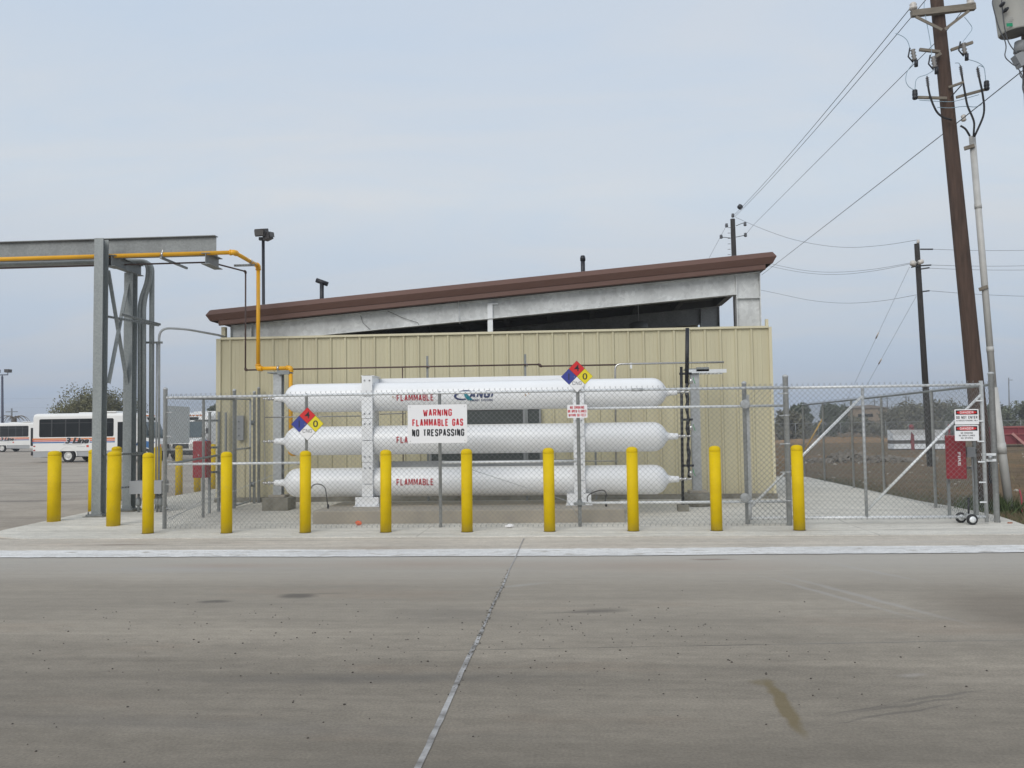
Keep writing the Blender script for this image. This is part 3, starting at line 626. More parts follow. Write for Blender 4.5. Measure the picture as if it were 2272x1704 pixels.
MB().box(p0.x-.006, p1.x+.006, 16.285, 16.299, p0.z+.006, p1.z-.004).build('lid', M('box lid grey', (.31, .32, .33), .5, 0, .04, 3), jb, .003)
for dx in (.1, .24, .48, .55):
    m = MB(); x = p0.x+dx; m.tube([(x, 16.45, p0.z+.012), (x, 16.45, gz(x, 16.45)-.02)], .022, 10).lathe([(.04, 0), (.055, .05), (.055, .13), (.03, .17)], (x, 16.45, .18), n=10)
    m.build('seal_fitting', galv_d, jb)
MB().tube(arc([(p1.x-.1, 16.5, p0.z+.03), (p1.x-.02, 16.5, p0.z-.15), (p1.x+.03, 16.5, .1)], .2), .012, 8).build('flexible_lead', rubber, jb)

# yellow gas pipe
def pipe_path(pts, r_, mat, root, fit=1.32, fl=.075, nm='pipe'):
    for i in range(len(pts)-1): MB().tube([pts[i], pts[i+1]], r_, 16).build(nm, mat, root)
    for i in range(1, len(pts)-1):
        p = pts[i]; a = (pts[i-1]-p).normalized(); c = (pts[i+1]-p).normalized(); f_ = r_*fit
        m = MB().tube(arc([p+a*fl, p, p+c*fl], fl*.8, 5), f_, 14)
        for d in (a, c): m.tube([p+d*(fl-.012), p+d*(fl+.012)], f_*1.1, 14)
        m.build('elbow', mat, root)
gp = thing('gas_pipe', (-6.6, 16.5, 3.5), 'yellow gas pipe running along the rack and dropping behind the tanks', 'pipe')
q1 = at(520, 560, 16.07); d = ray(573, 590); yd = (q1.z-EYE)/(d.z/d.y); q2 = at(573, 590, yd)
q3 = at(571, 818, yd); q3.x = q2.x; q4 = at(645, 818, yd); q4.z = q3.z; q5 = V((q4.x, yd, 1.15))
q6 = V((q4.x+.25, yd, 1.15))
pipe_path([V((-22, q1.y, q1.z)), q1, q2, q3, q4, q5, q6], .040, orange_p, gp)
for pxx in (361,):
    p = V((at(pxx, 568, q1.y).x, q1.y, q1.z)); MB().tube([p-V((.02, 0, 0)), p+V((.02, 0, 0))], .055, 14).beam(p+V((0, 0, .05)), p+V((0, 0, .09)), .02, .02, (0, 1, 0)).build('clamp', stain_steel, gp)
    strut(V((p.x, q1.y-.08, q1.z-.075)), V((p.x, q1.y+1.05, q1.z-.075)), rk)
pm = q1.lerp(q2, .62); MB().tube([pm-V((0, .02, 0)), pm+V((0, .02, 0))], .055, 14).build('clamp', stain_steel, gp)
strut(pm+V((-.32, .0, -.085)), pm+V((.1, .0, -.085)), gp, 'bracket')
pm = q3.lerp(q4, .62); MB().tube([pm-V((.02, 0, 0)), pm+V((.02, 0, 0))], .055, 14).beam(pm-V((0, 0, .055)), pm-V((0, 0, .11)), .06, .05, (0, 1, 0)).build('clamp', stain_steel, gp)
# brown pipe
bp_ = thing('water_pipe', (-6, 17.2, 2.4), 'slim brown pipe running level along the tan wall behind the tanks', 'pipe')
b0 = V((at(470, 551, 16.3).x-.1, 16.45, q2.z-.12)); b1 = at(545, 590, yd+.05); b1.z = q2.z-.1; b0.z = b1.z
b2 = at(550, 821, yd+.05); b2.x = b1.x; b3 = at(1198, 808, yd+.05); b3.z = b2.z; b4 = b3+V((0, 0, -.035)); b5 = at(1372, 812, yd+.05); b5.z = b4.z
pipe_path([V((-12, b0.y, b0.z)), b0, b1, b2, b3, b4, b5], .0165, brown_p, bp_, 1.4, .03)
mb = MB(); t = at(893, 812, yd+.05); mb.tube([V((t.x, t.y, b2.z)), V((t.x, t.y, .95))], .012, 8); mb.build('dropper', brown_p, bp_)
for pxx, top, bot in ((948, 790, None), (1165, 786, None), (1321, 985, 1)):
    p = at(pxx, top, yd+.1); o = strut(V((p.x, p.y, gz(p.x, p.y))), p, None, 'strut_post')
    tag(o, {948: 'slotted steel post rising behind the top tank, left of two', 1165: 'slotted steel post rising behind the top tank near the right diamond sign', 1321: 'short slotted steel post between tanks right of the tank stand'}[pxx], 'post')
    if not bot: MB().lathe([(.035, 0), (.035, .02)], (p.x+.03, p.y-.03, b2.z), (1, 0, 0), 12).build('clamp', stain_steel, o)
# silver instrument tube and cable tray
sp_ = thing('steel_tube', (.8, yd, 2.4), 'shiny steel tube bending down behind the top tank near the tray', 'pipe')
s0 = at(1367, 1035, yd+.02); s1 = at(1367, 808, yd+.02); s1.x = s0.x+.02; s2 = at(1606, 805, yd+.02); s2.z = s1.z
MB().tube(arc([s0, s1, s2], .12), .021, 12).build('tube', stain_steel, sp_)
p = at(1400, 809, yd+.02); MB().beam(p+V((0, 0, .04)), p-V((0, 0, .08)), .04, .02, (0, 1, 0)).build('clip', galv_l, sp_)
mb = MB().tube([at(588, 926, 16.3), at(800, 923, 16.3)], .011, 8).tube([at(842, 919, 16.3), at(900, 917, 16.3)], .011, 8).tube([at(587, 890, 15.6), at(587, 926, 16.3), at(588, 1075, 15.6)], .009, 8).tube([at(1297, 1023, 17), at(1372, 1023, 17)], .011, 8)
mb.build('sensing_line', stain_steel, sp_)
# supports for the pipes
def support(pxl, pxr, ytop, ybot, Yp, label, extra):
    a, b = at(pxl, ytop, Yp), at(pxr, ybot, Yp); x = (a.x+b.x)/2; z0 = gz(x, Yp)
    t = thing('pipe_support', (x, Yp, z0), label, 'post')
    MB().ibeam((x, Yp, b.z), (x, Yp, a.z), .165, .17, .012, .009, up=(0, 1, 0)).build('post', galv, t)
    MB().box(x-.19, x+.24, Yp-.12, Yp+.14, a.z+.001, a.z+.03).box(x+.02, x+.26, Yp-.16, Yp-.121, a.z-.03, a.z+.05).build('top_plate', galv_d, t)
    MB().box(x-.16, x+.17, Yp-.16, Yp+.17, b.z-.05, b.z-.001).build('grout', conc_l, t, .006)
    if extra: MB().lathe([(.26, -.03), (.26, .21), (.24, b.z-.05-z0)], (x, Yp, z0), n=28).build('pedestal', conc_p, t)
    else: MB().box(x-.25, x+.27, Yp-.25, Yp+.24, z0-.05, b.z-.051).build('pedestal', conc_p, t, .012)
support(608, 629, 829, 1097, 16.75, 'grey steel post on a square concrete pedestal left of the tanks', 0)
support(1535, 1552, 822, 1087, 16.9, 'grey steel post on a round concrete pedestal right of the tanks', 1)
ct = thing('cable_tray', at(1575, 812, 17), 'short galvanised ladder cable tray against the tan wall', 'cable tray')
a, b = at(1528, 816, 16.75), at(1612, 822, 16.75)
mb = MB().box(a.x, b.x, 16.74, 16.77, b.z-.04, b.z+.03).box(a.x, b.x, 17.22, 17.25, b.z-.04, b.z+.03); mb.build('side_rail', galv_l, ct)
mb = MB()
for i in range(9):
    x = a.x+.06+i*(b.x-a.x-.1)/8; mb.box(x-.02, x+.02, 16.77, 17.22, b.z-.03, b.z)
mb.build('rung', galv_l, ct)
# black vent manifold
vm = thing('vent_manifold', (2.0, 16.1, .1), 'pair of black vent pipes with cross links at the right tank ends', 'vent pipes')
YM = 16.05; za = gz(2, YM)
a0, a1 = at(1515, 1114, YM), at(1509, 814, YM)
MB().tube([V((a0.x, YM, za+.12)), V((a1.x+.02, YM, a1.z))], .027, 12).build('vent_pipe', black, vm)
MB().box(a0.x-.1, a0.x+.1, YM-.1, YM+.1, za-.02, za+.12).build('footing', conc_p, vm, .01)
b0, b1 = at(1529, 1060, YM), at(1525, 728, YM)
zs = [b0.z, 1.0, 1.3, 1.55, 1.75, 2.0, 2.25, 2.45]; 
MB().tube([V((b0.x, YM, at(1528, 850, YM).z)), V((b1.x, YM, b1.z))], .036, 14).build('vent_pipe', black, vm)
random.seed(2); mb = MB(); zz = b0.z; pts = []; rs = []
zm = at(1528, 850, YM).z
for i in range(26):
    t_ = i/25; pts.append(V((b0.x+.01*math.sin(i*1.3), YM, b0.z+(zm-b0.z)*t_))); rs.append(.024 if i % 7 in (2, 3) else .034+.006*math.sin(i*2.1))
mb.tube(pts, rs, 12); mb.build('valve_string', black, vm)
for yy in (829, 931, 1033):
    q = at(1520, yy, YM); MB().tube([V((a0.x-.01, YM, q.z)), V((b0.x+.09, YM, q.z))], .022, 10).build('cross_link', black, vm)
for yy in (846, 950, 1050):
    q = at(1533, yy, YM-.05); MB().lathe([(.02, -.05), (.032, -.04), (.032, .03), (.018, .05)], q, n=10).build('relief_valve', stain_steel, vm)
    MB().tube(arc([q+V((.04, -.03, .07)), q+V((.05, -.03, .0)), q+V((.075, -.03, -.05))], .03), .006, 6).build('seal_tag', M('green seal wire', (.03, .32, .08), .5), vm)

# ---------------------------------------------------------------- tanks on their plinth and stand
pl = MB().box(-4.5, .79, 14.5, 16.35, -.02, .245).build('concrete_plinth', conc_l, None, .02)
tag(pl, 'low concrete plinth under the stack of white gas tanks', 'plinth')
TX0, TX1, TY, TR = -5.53, 1.81, 15.55, .263
TZ = (2.209, 1.424, .665)
names = ('topmost of three white gas tanks, with a blue logo', 'middle of three white gas tanks, partly behind the big warning sign', 'lowest of three white gas tanks, just above the plinth')
half = [(.040, 0), (.056, .008), (.056, .075), (.06, .1), (.062, .15), (.078, .19), (.112, .215), (.16, .245), (.205, .287), (.238, .335), (.256, .385), (.263, .45)]
def wrap_tank(zc): 
    def f(p): dz = p.z-zc; return V((p.x, TY-math.sqrt(max(1e-4, (TR+.0085)**2-dz*dz)), p.z))
    return f
navy = M('navy lettering', (.02, .035, .12), .5, 0, .05, 5); teal = M('teal emblem', (.01, .20, .26), .5, 0, .05, 5)
for i, (zc, lb) in enumerate(zip(TZ, names)):
    t = thing('gas_tank', (-1.86, TY, zc), lb, 'gas tank', 'white gas tanks')
    Lx = TX1-TX0
    prof_ = [(r_, h_) for r_, h_ in half]+[(r_, Lx-h_) for r_, h_ in reversed(half)]
    MB().lathe(prof_, (TX0, TY, zc), (1, 0, 0), 48).build('shell', white_p, t)
    for sx, x in ((-1, TX0), (1, TX1)):
        MB().lathe([(.022, 0), (.03, .01), (.03, .05), (.02, .055), (.02, .085), (.034, .09), (.034, .125), (.014, .13), (.014, .19), (.022, .195), (.022, .22)], (x, TY, zc), (sx, 0, 0), 10).build('valve', stain_steel, t)
    c = at(921, (882, 975.5, 1069.5)[i], TY-TR); m = MB()
    put_block(m, 'FLAMMABLE', (c.x, TY-TR, c.z), (1, 0, 0), (0, 0, 1), .672, .118, .15, wrap_tank(zc)); m.build('lettering', darkred_t, t)
    if i == 0:
        f = wrap_tank(zc); c = at(1068, 876, TY-TR); lg = MB()
        fs_ = lambda p, zc_=c.z: f(V((p.x+.22*(p.z-zc_), p.y, p.z))); put_block(lg, 'ANGI', (c.x, TY-TR, c.z+.012), (1, 0, 0), (0, 0, 1), .42, .13, .24, fs_, .25)
        lg.build('lettering', navy, t); lg = MB(); c2_ = at(1068, 888, TY-TR); put_block(lg, 'ENERGY SYSTEMS', (c2_.x, TY-TR, c2_.z), (1, 0, 0), (0, 0, 1), .40, .036, .2, f)
        lg.build('lettering', navy, t); lg = MB(); cx = at(1030, 877, TY-TR); n_ = 26
        for k in range(n_):                     # navy swoosh
            t0, t1 = -.5+2*math.pi*.86*k/n_, -.5+2*math.pi*.86*(k+1)/n_
            w0, w1 = .010+.012*math.sin(math.pi*k/n_), .010+.012*math.sin(math.pi*(k+1)/n_)
            P_ = lambda t_, e: f(V((cx.x+(.165+e)*math.cos(t_), 0, cx.z+(.072+e)*math.sin(t_)+.05*math.cos(t_)*.35)))
            lg.poly([P_(t0, -w0), P_(t1, -w1), P_(t1, w1), P_(t0, w0)])
        lg.build('swoosh', navy, t)
        tg = MB(); q = []
        for k in range(10):
            u_ = k/9; q.append((f(V((cx.x-.03+.07*u_*u_+.02, 0, cx.z+.06-.15*u_))), f(V((cx.x-.005+.14*u_**1.4+.03, 0, cx.z+.085-.175*u_)))))
        for a_, b_ in zip(q, q[1:]): tg.poly([a_[0], a_[1], b_[1], b_[0]])
        tg.build('emblem', teal, t)
        rs = MB()
        for (rx_, ry_, rw, rh) in ((1166, 876, .012, .03), (1173, 873, .008, .022), (872, 880, .010, .03), (877, 882, .006, .026), (1040, 870, .004, .02)):
            rc = at(rx_, ry_, TY-TR); rs.poly([f(rc+V((-rw, 0, rh*.3))), f(rc+V((-rw*.4, 0, -rh*.6))), f(rc+V((rw*.2, 0, -rh))), f(rc+V((rw, 0, -rh*.2))), f(rc+V((rw*.3, 0, rh*.7)))])
        rs.build('rust_stain', M('rust stain', (.42, .27, .15), .8, 0, .2, 30), t)
st = thing('tank_stand', (-1.86, 15.5, .25), 'white bolted steel stand clamping the three gas tanks', 'tank stand')
boltm = M('bolt head', (.35, .36, .37), .4, .6, .1, 9)
for k, (xa, xb, base) in enumerate(((803, 826.5, (788, 840)), (1272.5, 1297, (1258, 1312)))):
    x0, x1 = at(xa, 970, 15.25).x, at(xb, 970, 15.25).x
    xm = (x0+x1)/2
    yy = [833, 879.5, 929, 977.5, 1026, 1074.5, 1103]
    if k: yy = [y-8 for y in yy]
    zs = [at(xa, y, 15.25).z for y in yy]
    for j in range(6):
        pt = MB().box(x0-.004*(j % 2), x1+.004*(j % 2), 15.25-.004*(j % 2), 15.268, zs[j+1]+.006, zs[j]-.006).build('clamp_plate', white_p, st, .004)
        b_ = MB(); n_ = 0
        for zz in ((zs[0]-.09,) if j == 0 else (zs[2]+.09,) if j == 1 else (zs[2]-.095,) if j == 2 else (zs[4]+.1,) if j == 3 else (zs[4]-.1,) if j == 4 else ()):
            for dx in (-.045, .045): b_.lathe([(.016, 0), (.016, .012), (.009, .018)], (xm+dx, 15.249-.004*(j % 2), zz), (0, -1, 0), 6); n_ += 1
        if n_: b_.build('bolt', boltm, pt)
    for za_, zb_ in ((TZ[0]+.215, zs[0]), (TZ[1]+.222, TZ[0]-.222), (TZ[2]+.222, TZ[1]-.222), (.41, TZ[2]-.21)):
        MB().box(x0+.012, x1-.012, 15.269, 15.83, za_, zb_).build('saddle_block', white_p, st)
    MB().box(x0-.02, x1+.02, 15.269, 15.84, zs[0]-.012, zs[0]).build('top_plate', white_p, st)
    xa_, xb_ = at(base[0], 1113, 15.22).x, at(base[1], 1113, 15.22).x
    mb = MB().box(xa_, xb_, 15.22, 15.245, .262, zs[6]+.0).box(xa_-.02, xb_+.02, 15.16, 15.95, .247, .262).box(xa_+.02, xb_-.02, 15.246, 15.84, .263, .40)
    for s_ in (0.05, .93):
        xx = xa_+(xb_-xa_)*s_; mb.lathe([(.02, 0), (.02, .025), (.008, .05)], (xx, 15.19, .262), n=6)
    mb.build('foot', white_p, st, .004)
xa, xb = at(828, 840, 15.8).x, at(1275, 840, 15.8).x
MB().box(xa-.1, xb+.1, 15.845, 15.86, TZ[0]+.13, at(1000, 837, 15.8).z).box(xa-.1, xb+.1, 15.861, 15.95, at(1000, 837, 15.8).z-.012, at(1000, 837, 15.8).z).build('top_beam', white_p, st)
MB().box(xa-.1, xb+.1, 15.845, 15.86, TZ[2]+.12, TZ[2]+.36).build('lower_beam', M('white beam in shade tone', (.42, .43, .44), .4, 0, .05, 2), st)  # white beam given a grey tone for the shade behind the tanks
for lb, pts in (('black cable looping from the left tank foot to the plinth', [(686, 1105), (689, 1083), (697, 1074), (712, 1074), (722, 1082), (725, 1105), (728, 1130)]), ('black cable looping beside the right tank stand foot', [(1304, 1116), (1302, 1104), (1308, 1096), (1325, 1089), (1340, 1087), (1346, 1095), (1342, 1112), (1345, 1128)])):
    P_ = [at(x, y, 14.95) for x, y in pts]; P_[-1].z = .246; 
    tag(MB().tube(arc(P_, .06), .0085, 8).lathe([(.018, 0), (.018, .07)], P_[-1], n=8).build('ground_cable', rubber), lb, 'cable')

# ---------------------------------------------------------------- chain-link fences
def chain(p0, p1, z0, z1, pitch=.085, r_=.0018, barb=True, zs1=None):
    """woven wire between two ground points; zs1 = (z0, z1) at the far end when the fence climbs"""
    p0, p1 = V((p0[0], p0[1], 0)), V((p1[0], p1[1], 0)); a = (p1-p0); Ln = a.length; a.normalize(); nn = a.cross(V((0, 0, 1))); H = z1-z0
    mb = MB(); e0, e1 = (zs1 or (z0, z1))
    def pt(u, v, o=0):
        t = u/Ln; return p0+a*u+V((0, 0, z0+(e0-z0)*t+v*(1+((e1-e0)/H-1)*t)))+nn*o
    def bar(u0, v0, u1, v1, o):
        A_, B_ = pt(u0, v0, o), pt(u1, v1, o); d = (B_-A_).normalized(); s_ = d.cross(nn)*r_; m_ = nn*r_
        b = len(mb.v); mb.v += [A_+s_, A_+m_, A_-s_, A_-m_, B_+s_, B_+m_, B_-s_, B_-m_]
        for i in range(4): mb.f.append((b+i, b+(i+1) % 4, b+4+(i+1) % 4, b+4+i)); mb.sm.append(False)
    k = -int(H/pitch)-1
    while k*pitch < Ln:
        u = k*pitch; ua, ub = max(0, u), min(Ln, u+H)
        if ub > ua+.01: bar(ua, ua-u, ub, ub-u, .0018); bar(ua, H-(ua-u), ub, H-(ub-u), -.0018)
        k += 1
    if barb:
        k = 0
        while k*pitch < Ln:
            for vv, sg in ((H, 1), (0, -1)):
                u = k*pitch+(.0 if sg < 0 else (H % pitch)*0)
                A_ = pt(u, vv, 0); mb.tube([A_-a*.012*1, A_+V((0, 0, .035*sg))+a*.010], r_*1.1, 4, False); mb.tube([A_+a*.012, A_+V((0, 0, .03*sg))-a*.012], r_*1.1, 4, False)
            k += 1
    return mb
def post(par, x, y, z0, z1, r_, nm='post', mat=None):
    return MB().lathe([(r_, z0-.05), (r_, z1), (r_*1.12, z1+.002), (r_*1.08, z1+.025), (r_*.4, z1+.045)], (x, y, 0), n=16).build(nm, mat or galv, par)
YF = 14.033; RZ = 2.198
fx = {p: at(p, 1020, YF).x for p in (366, 680, 976.5, 1284.5, 1748)}
ff = thing('chain_link_fence', (-1.2, YF, 0), 'front chain-link fence before the white tanks, hung with warning signs', 'fence')
post(ff, fx[366], YF, 0, 2.33, .034); post(ff, fx[680], YF, 0, 2.19, .025); post(ff, fx[976.5], YF, 0, 2.19, .027); post(ff, fx[1284.5], YF, 0, 2.19, .029)
post(ff, fx[1748], YF+.01, 0, 2.36, .043)
MB().tube([(fx[366]+.03, YF-.02, RZ), (fx[1748]-.03, YF-.02, RZ)], .0215, 12).build('top_rail', galv_l, ff)
for pxx in (1413,): x = at(pxx, 860, YF).x; MB().tube([(x-.09, YF-.02, RZ), (x+.09, YF-.02, RZ)], .026, 12).build('rail_sleeve', galv, ff)
zm = at(500, 1029, YF).z; MB().tube([(fx[366]+.03, YF+.02, zm), (fx[680], YF+.02, zm)], .021, 12).build('mid_rail', galv_l, ff)
zm = at(1130, 1025, YF).z; MB().tube([(fx[976.5], YF+.02, zm), (fx[1284.5], YF+.02, zm)], .021, 12).build('mid_rail', galv_l, ff)
MB().tube([(fx[976.5]+.03, YF+.035, 1.1), (fx[1284.5]-.2, YF+.035, .42), (fx[1284.5], YF+.035, .12)], .0055, 6).build('truss_rod', galv, ff)
MB().tube([(fx[680]-.03, YF+.035, 1.1), (fx[366]+.04, YF+.035, .18)], .0055, 6).build('truss_rod', galv, ff)
chain((fx[366]+.04, YF-.045), (fx[1748]-.03, YF-.045), .05, RZ+.03).build('wire_mesh', wire_m, ff)
for x, zs in ((fx[366], (.35, .75, 1.15, 1.55, 1.95, 2.2)), (fx[1748], (.4, .85, 1.3, 1.75, 2.1, 2.2))):
    r_ = .036 if x < 0 else .045
    for z in zs: MB().tube([(x, YF+.01, z-.012), (x, YF+.01, z+.012)], r_+.004, 14).box(x+(.02 if x < 0 else -.12), x+(.12 if x < 0 else -.02), YF-.012, YF-.004, z-.01, z+.01).build('tension_band', galv, ff)
MB().box(fx[1284.5]-.09, fx[1284.5]+.09, YF-.06, YF-.035, .36, .40).tube([(fx[1284.5], YF, .33), (fx[1284.5], YF, .45)], .036, 12).build('latch_plate', galv_d, ff)
# left side fence
lf = thing('chain_link_fence', (-6.9, 15.5, 0), 'left chain-link fence running back beside the dark red cabinet', 'fence')
XLf = fx[366]; yD = 16.98
post(lf, XLf, 15.53, gz(XLf, 15.5), 2.24, .026)
MB().tube([(XLf, YF+.05, RZ), (XLf, yD, 2.27)], .0215, 10).build('top_rail', galv_d, lf)
MB().tube([(XLf+.02, YF+.05, 1.08), (XLf+.02, yD-.3, 1.19)], .021, 10).build('mid_rail', galv_d, lf)
chain((XLf-.04, YF+.04), (XLf-.04, yD), .05, RZ+.03, zs1=(.11, 2.31)).build('wire_mesh', wire_m, lf)
MB().tube([(XLf+.03, YF+.1, .14), (XLf+.03, yD, .62)], .005, 6).build('truss_rod', galv, lf)
sg_ = thing('walk_gate', (XLf, 17.4, .07), 'narrow chain-link walk gate between the left fence and the tan wall', 'gate')
D = at(519.7, 1000, yD); E_ = at(557, 1000, 17.85); F_ = at(574, 1000, 18.05)
post(sg_, D.x, yD, gz(D.x, yD), at(519.7, 868, yD).z, .036, 'post'); post(sg_, E_.x+.05, 17.9, gz(E_.x, 17.9), at(561, 872, 17.9).z, .030, 'post'); post(sg_, F_.x, 18.05, gz(F_.x, 18.05), at(574, 863, 18.05).z, .030, 'post')
dE = (E_-D); g0 = D+dE*.08; g1 = D+dE*.95
def gl(z0, z1): return [V((g0.x, g0.y, z0)), V((g1.x, g1.y, z1))]
mb = MB()
for ya, yb_ in ((885, 886), (997, 994), (1121, 1112)):
    mb.tube([V((g0.x, g0.y, at(526, ya, g0.y).z)), V((g1.x, g1.y, at(552, yb_, g1.y).z))], .021, 10)
for g, pxx, ya, yb_ in ((g0, 526, 884, 1122), (g1, 552, 885, 1113)): mb.tube([V((g.x, g.y, at(pxx, ya, g.y).z)), V((g.x, g.y, at(pxx, yb_, g.y).z))], .021, 10)
mb.build('gate_frame', galv, sg_)
chain((g0.x, g0.y), (g1.x, g1.y), .16, 2.25, barb=False).build('wire_mesh', wire_m, sg_)
mb = MB()
for z in (.5, 1.8): mb.lathe([(.05, -.05), (.055, 0), (.05, .05)], (E_.x+.02, 17.88, z), n=10)
mb.build('hinge', galv_d, sg_)
# sliding gate
gt = thing('sliding_gate', (4.6, 14.14, .05), 'long cantilever chain-link sliding gate with diagonal braces at the right', 'gate')
YG = 14.14
gx = {p: at(p, 1000, YG).x for p in (1660, 1918, 2183)}
zt_, zb_, zr1, zr2 = at(1950, 857, YG).z, at(1950, 1148, YG).z, at(1500, 903.5, YG).z, at(1500, 1114.5, YG).z
XT = at(1275, 1000, YG).x
MB().tube([(gx[1660]+.05, YG, zt_), (gx[2183], YG, zt_)], .0215, 12).build('top_rail', galv_l, gt)
MB().tube([(gx[1660], YG, zb_), (gx[2183], YG, zb_)], .023, 12).build('bottom_rail', galv_l, gt)
MB().tube([(XT+.03, YG, zr1), (fx[1748]-.02, YG, zr1)], .0215, 12).build('track_rail', galv_l, gt)
MB().tube([(XT-.04, YG, zr2), (fx[1748]-.02, YG, zr2)], .0215, 12).build('track_rail', galv_l, gt)
for p_, r_, za_, zb2 in ((1660, .03, zb_-.03, .36), (1918, .024, zb_, zt_), (2183, .029, zb_-.08, zt_+.06)):
    MB().tube([(gx[p_], YG, za_), (gx[p_], YG, zb2)], r_, 12).build('stile', galv, gt)
post(gt, gx[1660]-.02, YG+.09, .0, at(1655, 852, YG+.09).z, .037, 'roller_post'); MB().box(gx[1660]+.0, gx[1660]+.05, YG+.06, YG+.08, .35, zt_-.1).build('tension_bar', galv, gt)
for yy in (897, 1104.5):
    c = at(1653, yy, YG-.03); MB().lathe([(.055, -.028), (.075, -.028), (.075, .028), (.055, .028)], c, (0, 1, 0), 24).lathe([(.035, -.03), (.045, -.03), (.045, .03), (.03, .03)], c, (0, 1, 0), 20).build('roller', galv, gt)
d0, d1, d2, d3 = at(1667, 1124, YG), at(1913, 879, YG), at(1925, 1131, YG), at(2176, 876, YG)
MB().tube([d0, d1], .022, 12).build('brace', galv_l, gt); MB().tube([d2, d3], .022, 12).build('brace', galv_l, gt)
chain((gx[1660]+.03, YG-.03), (gx[2183]-.04, YG-.03), zb_, zt_+.03).build('wire_mesh', wire_m, gt)
for z in (.35, .66, .98, 1.3, 1.62, 1.94): MB().box(gx[2183]-.11, gx[2183]-.01, YG-.045, YG-.032, z-.011, z+.011).build('tension_band', galv_l, gt)
for pxx, yw, lab in ((2157, YG-.16, 0), (2132, YG+.14, 1)):
    x = at(pxx, 1154, yw).x; c = (x, yw, .082+.012)
    wh = MB().lathe([(.05, -.024), (.077, -.022), (.084, -.008), (.084, .008), (.077, .022), (.05, .024)], c, (0, 1, 0), 26).build('wheel', rubber, gt)
    MB().lathe([(.018, -.032), (.05, -.027), (.052, .026), (.018, .03)], c, (0, 1, 0), 20).build('hub', galv_l, wh)
x = at(2145, 1150, YG).x
MB().tube([(x, YG-.18, .094), (x, YG+.16, .094)], .012, 8).build('axle', galv, gt)
MB().tube([(x+.02, YG-.02, .1), (x+.03, YG-.02, .42)], .016, 8).build('lift_rod', black, gt)
MB().box(x-.02, x+.07, YG-.05, YG+.05, .1, .17).build('wheel_bracket', galv, gt)
# right back fence
rfc = thing('chain_link_fence', (6.8, 20, 0), 'right chain-link fence receding along the slab edge to the dirt field', 'fence')
pp = [(6.63, 14.30), (6.70, 16.81), (6.80, 19.8), (6.86, 22.1), (6.90, 24.76), (6.93, 27.0)]
post(rfc, 6.63, 14.30, 0, 2.36, .044)
for (x, y) in pp[1:]: post(rfc, x, y, 0, 2.19, .027)
MB().tube([(x, y, RZ) for x, y in pp], .0215, 10).build('top_rail', galv_d, rfc)
for i, (a, b) in enumerate(zip(pp, pp[1:])): chain((a[0]+.05, a[1]), (b[0]+.05, b[1]), .04, RZ+.03).build('wire_mesh', wire_m, rfc)
ltch = thing('gate_latch', (6.5, 14.2, 1.0), 'steel latch joining the sliding gate to its latch post', 'latch')
MB().box(gx[2183]-.02, 6.6, YG+.035, YG+.06, 1.07, 1.11).box(gx[2183]-.02, 6.6, YG+.035, YG+.06, .98, 1.02).build('fork', galv_l, ltch)
MB().lathe([(.03, -.03), (.035, 0), (.03, .03)], (6.50, YG+.02, 1.045), n=12).build('padlock', boltm, ltch)

# ---------------------------------------------------------------- signs
def plate(x0, x1, z0, z1, y, mat, root, nm='plate', rad=.02, th=.004):
    P_ = []
    for (cx, cz, a0) in ((x1-rad, z1-rad, 0), (x0+rad, z1-rad, 90), (x0+rad, z0+rad, 180), (x1-rad, z0+rad, 270)):
        for k in range(5): a = R(a0+k*22.5); P_.append((cx+rad*math.cos(a), y, cz+rad*math.sin(a)))
    return MB().prism(P_, (0, th, 0)).build(nm, mat, root)
YS = YF-.075
def tline(m, body, xc, yc, wpx, hpx, bold=.03, y=YS):
    c = at(xc, yc, y-.0035); k = 14.3/FPX
    e0, e1 = at(xc-wpx/2, yc, y), at(xc+wpx/2, yc, y); f0, f1 = at(xc, yc+hpx/2, y), at(xc, yc-hpx/2, y)
    put_block(m, body, (c.x, y-.0015, c.z), (1, 0, 0), (0, 0, 1), e1.x-e0.x, f1.z-f0.z, .185)
ws = thing('warning_sign', at(970, 940, YS), 'big white WARNING FLAMMABLE GAS NO TRESPASSING sign on the front fence', 'sign')
a, b = at(905, 984.5, YS), at(1036, 896, YS)
plate(a.x, b.x, a.z+.005, b.z-.005, YS, white_s, ws)
for q_ in (('WARNING', 970.5, 915.5, 64, 15.5, .015), ('FLAMMABLE GAS', 971, 937.5, 113, 16, .015)): m = MB(); tline(m, *q_); m.build('lettering', redtxt, ws)
m = MB(); tline(m, 'NO TRESPASSING', 972, 960, 116, 16, .015); m.build('lettering', black_t, ws)
m = MB()
for dx in (.04, -.04):
    for zz in (a.z+.04, b.z-.04): m.lathe([(.008, 0), (.006, .003)], ((b.x if dx < 0 else a.x)+dx, YS, zz), (0, -1, 0), 8)
m.build('rivet', galv, ws)
ns = thing('no_smoking_sign', at(1280, 912, YS-.03), 'small white no smoking sign wired to the fence post under the diamond', 'sign')
YN = YF-.06
a, b = at(1259, 927.5, YN), at(1303, 897.5, YN); plate(a.x, b.x, a.z, b.z, YN, white_s, ns, rad=.012)
for q_ in (('NO SMOKING', 1280.5, 904, 31.5, 6.2, .0, YN), ('OR OPEN FLAMES', 1280.5, 912.4, 41, 6.2, .0, YN), ('WITHIN 50 FEET', 1281, 921, 39, 6.2, .0, YN)): m = MB(); tline(m, *q_); m.build('lettering', redtxt, ns)
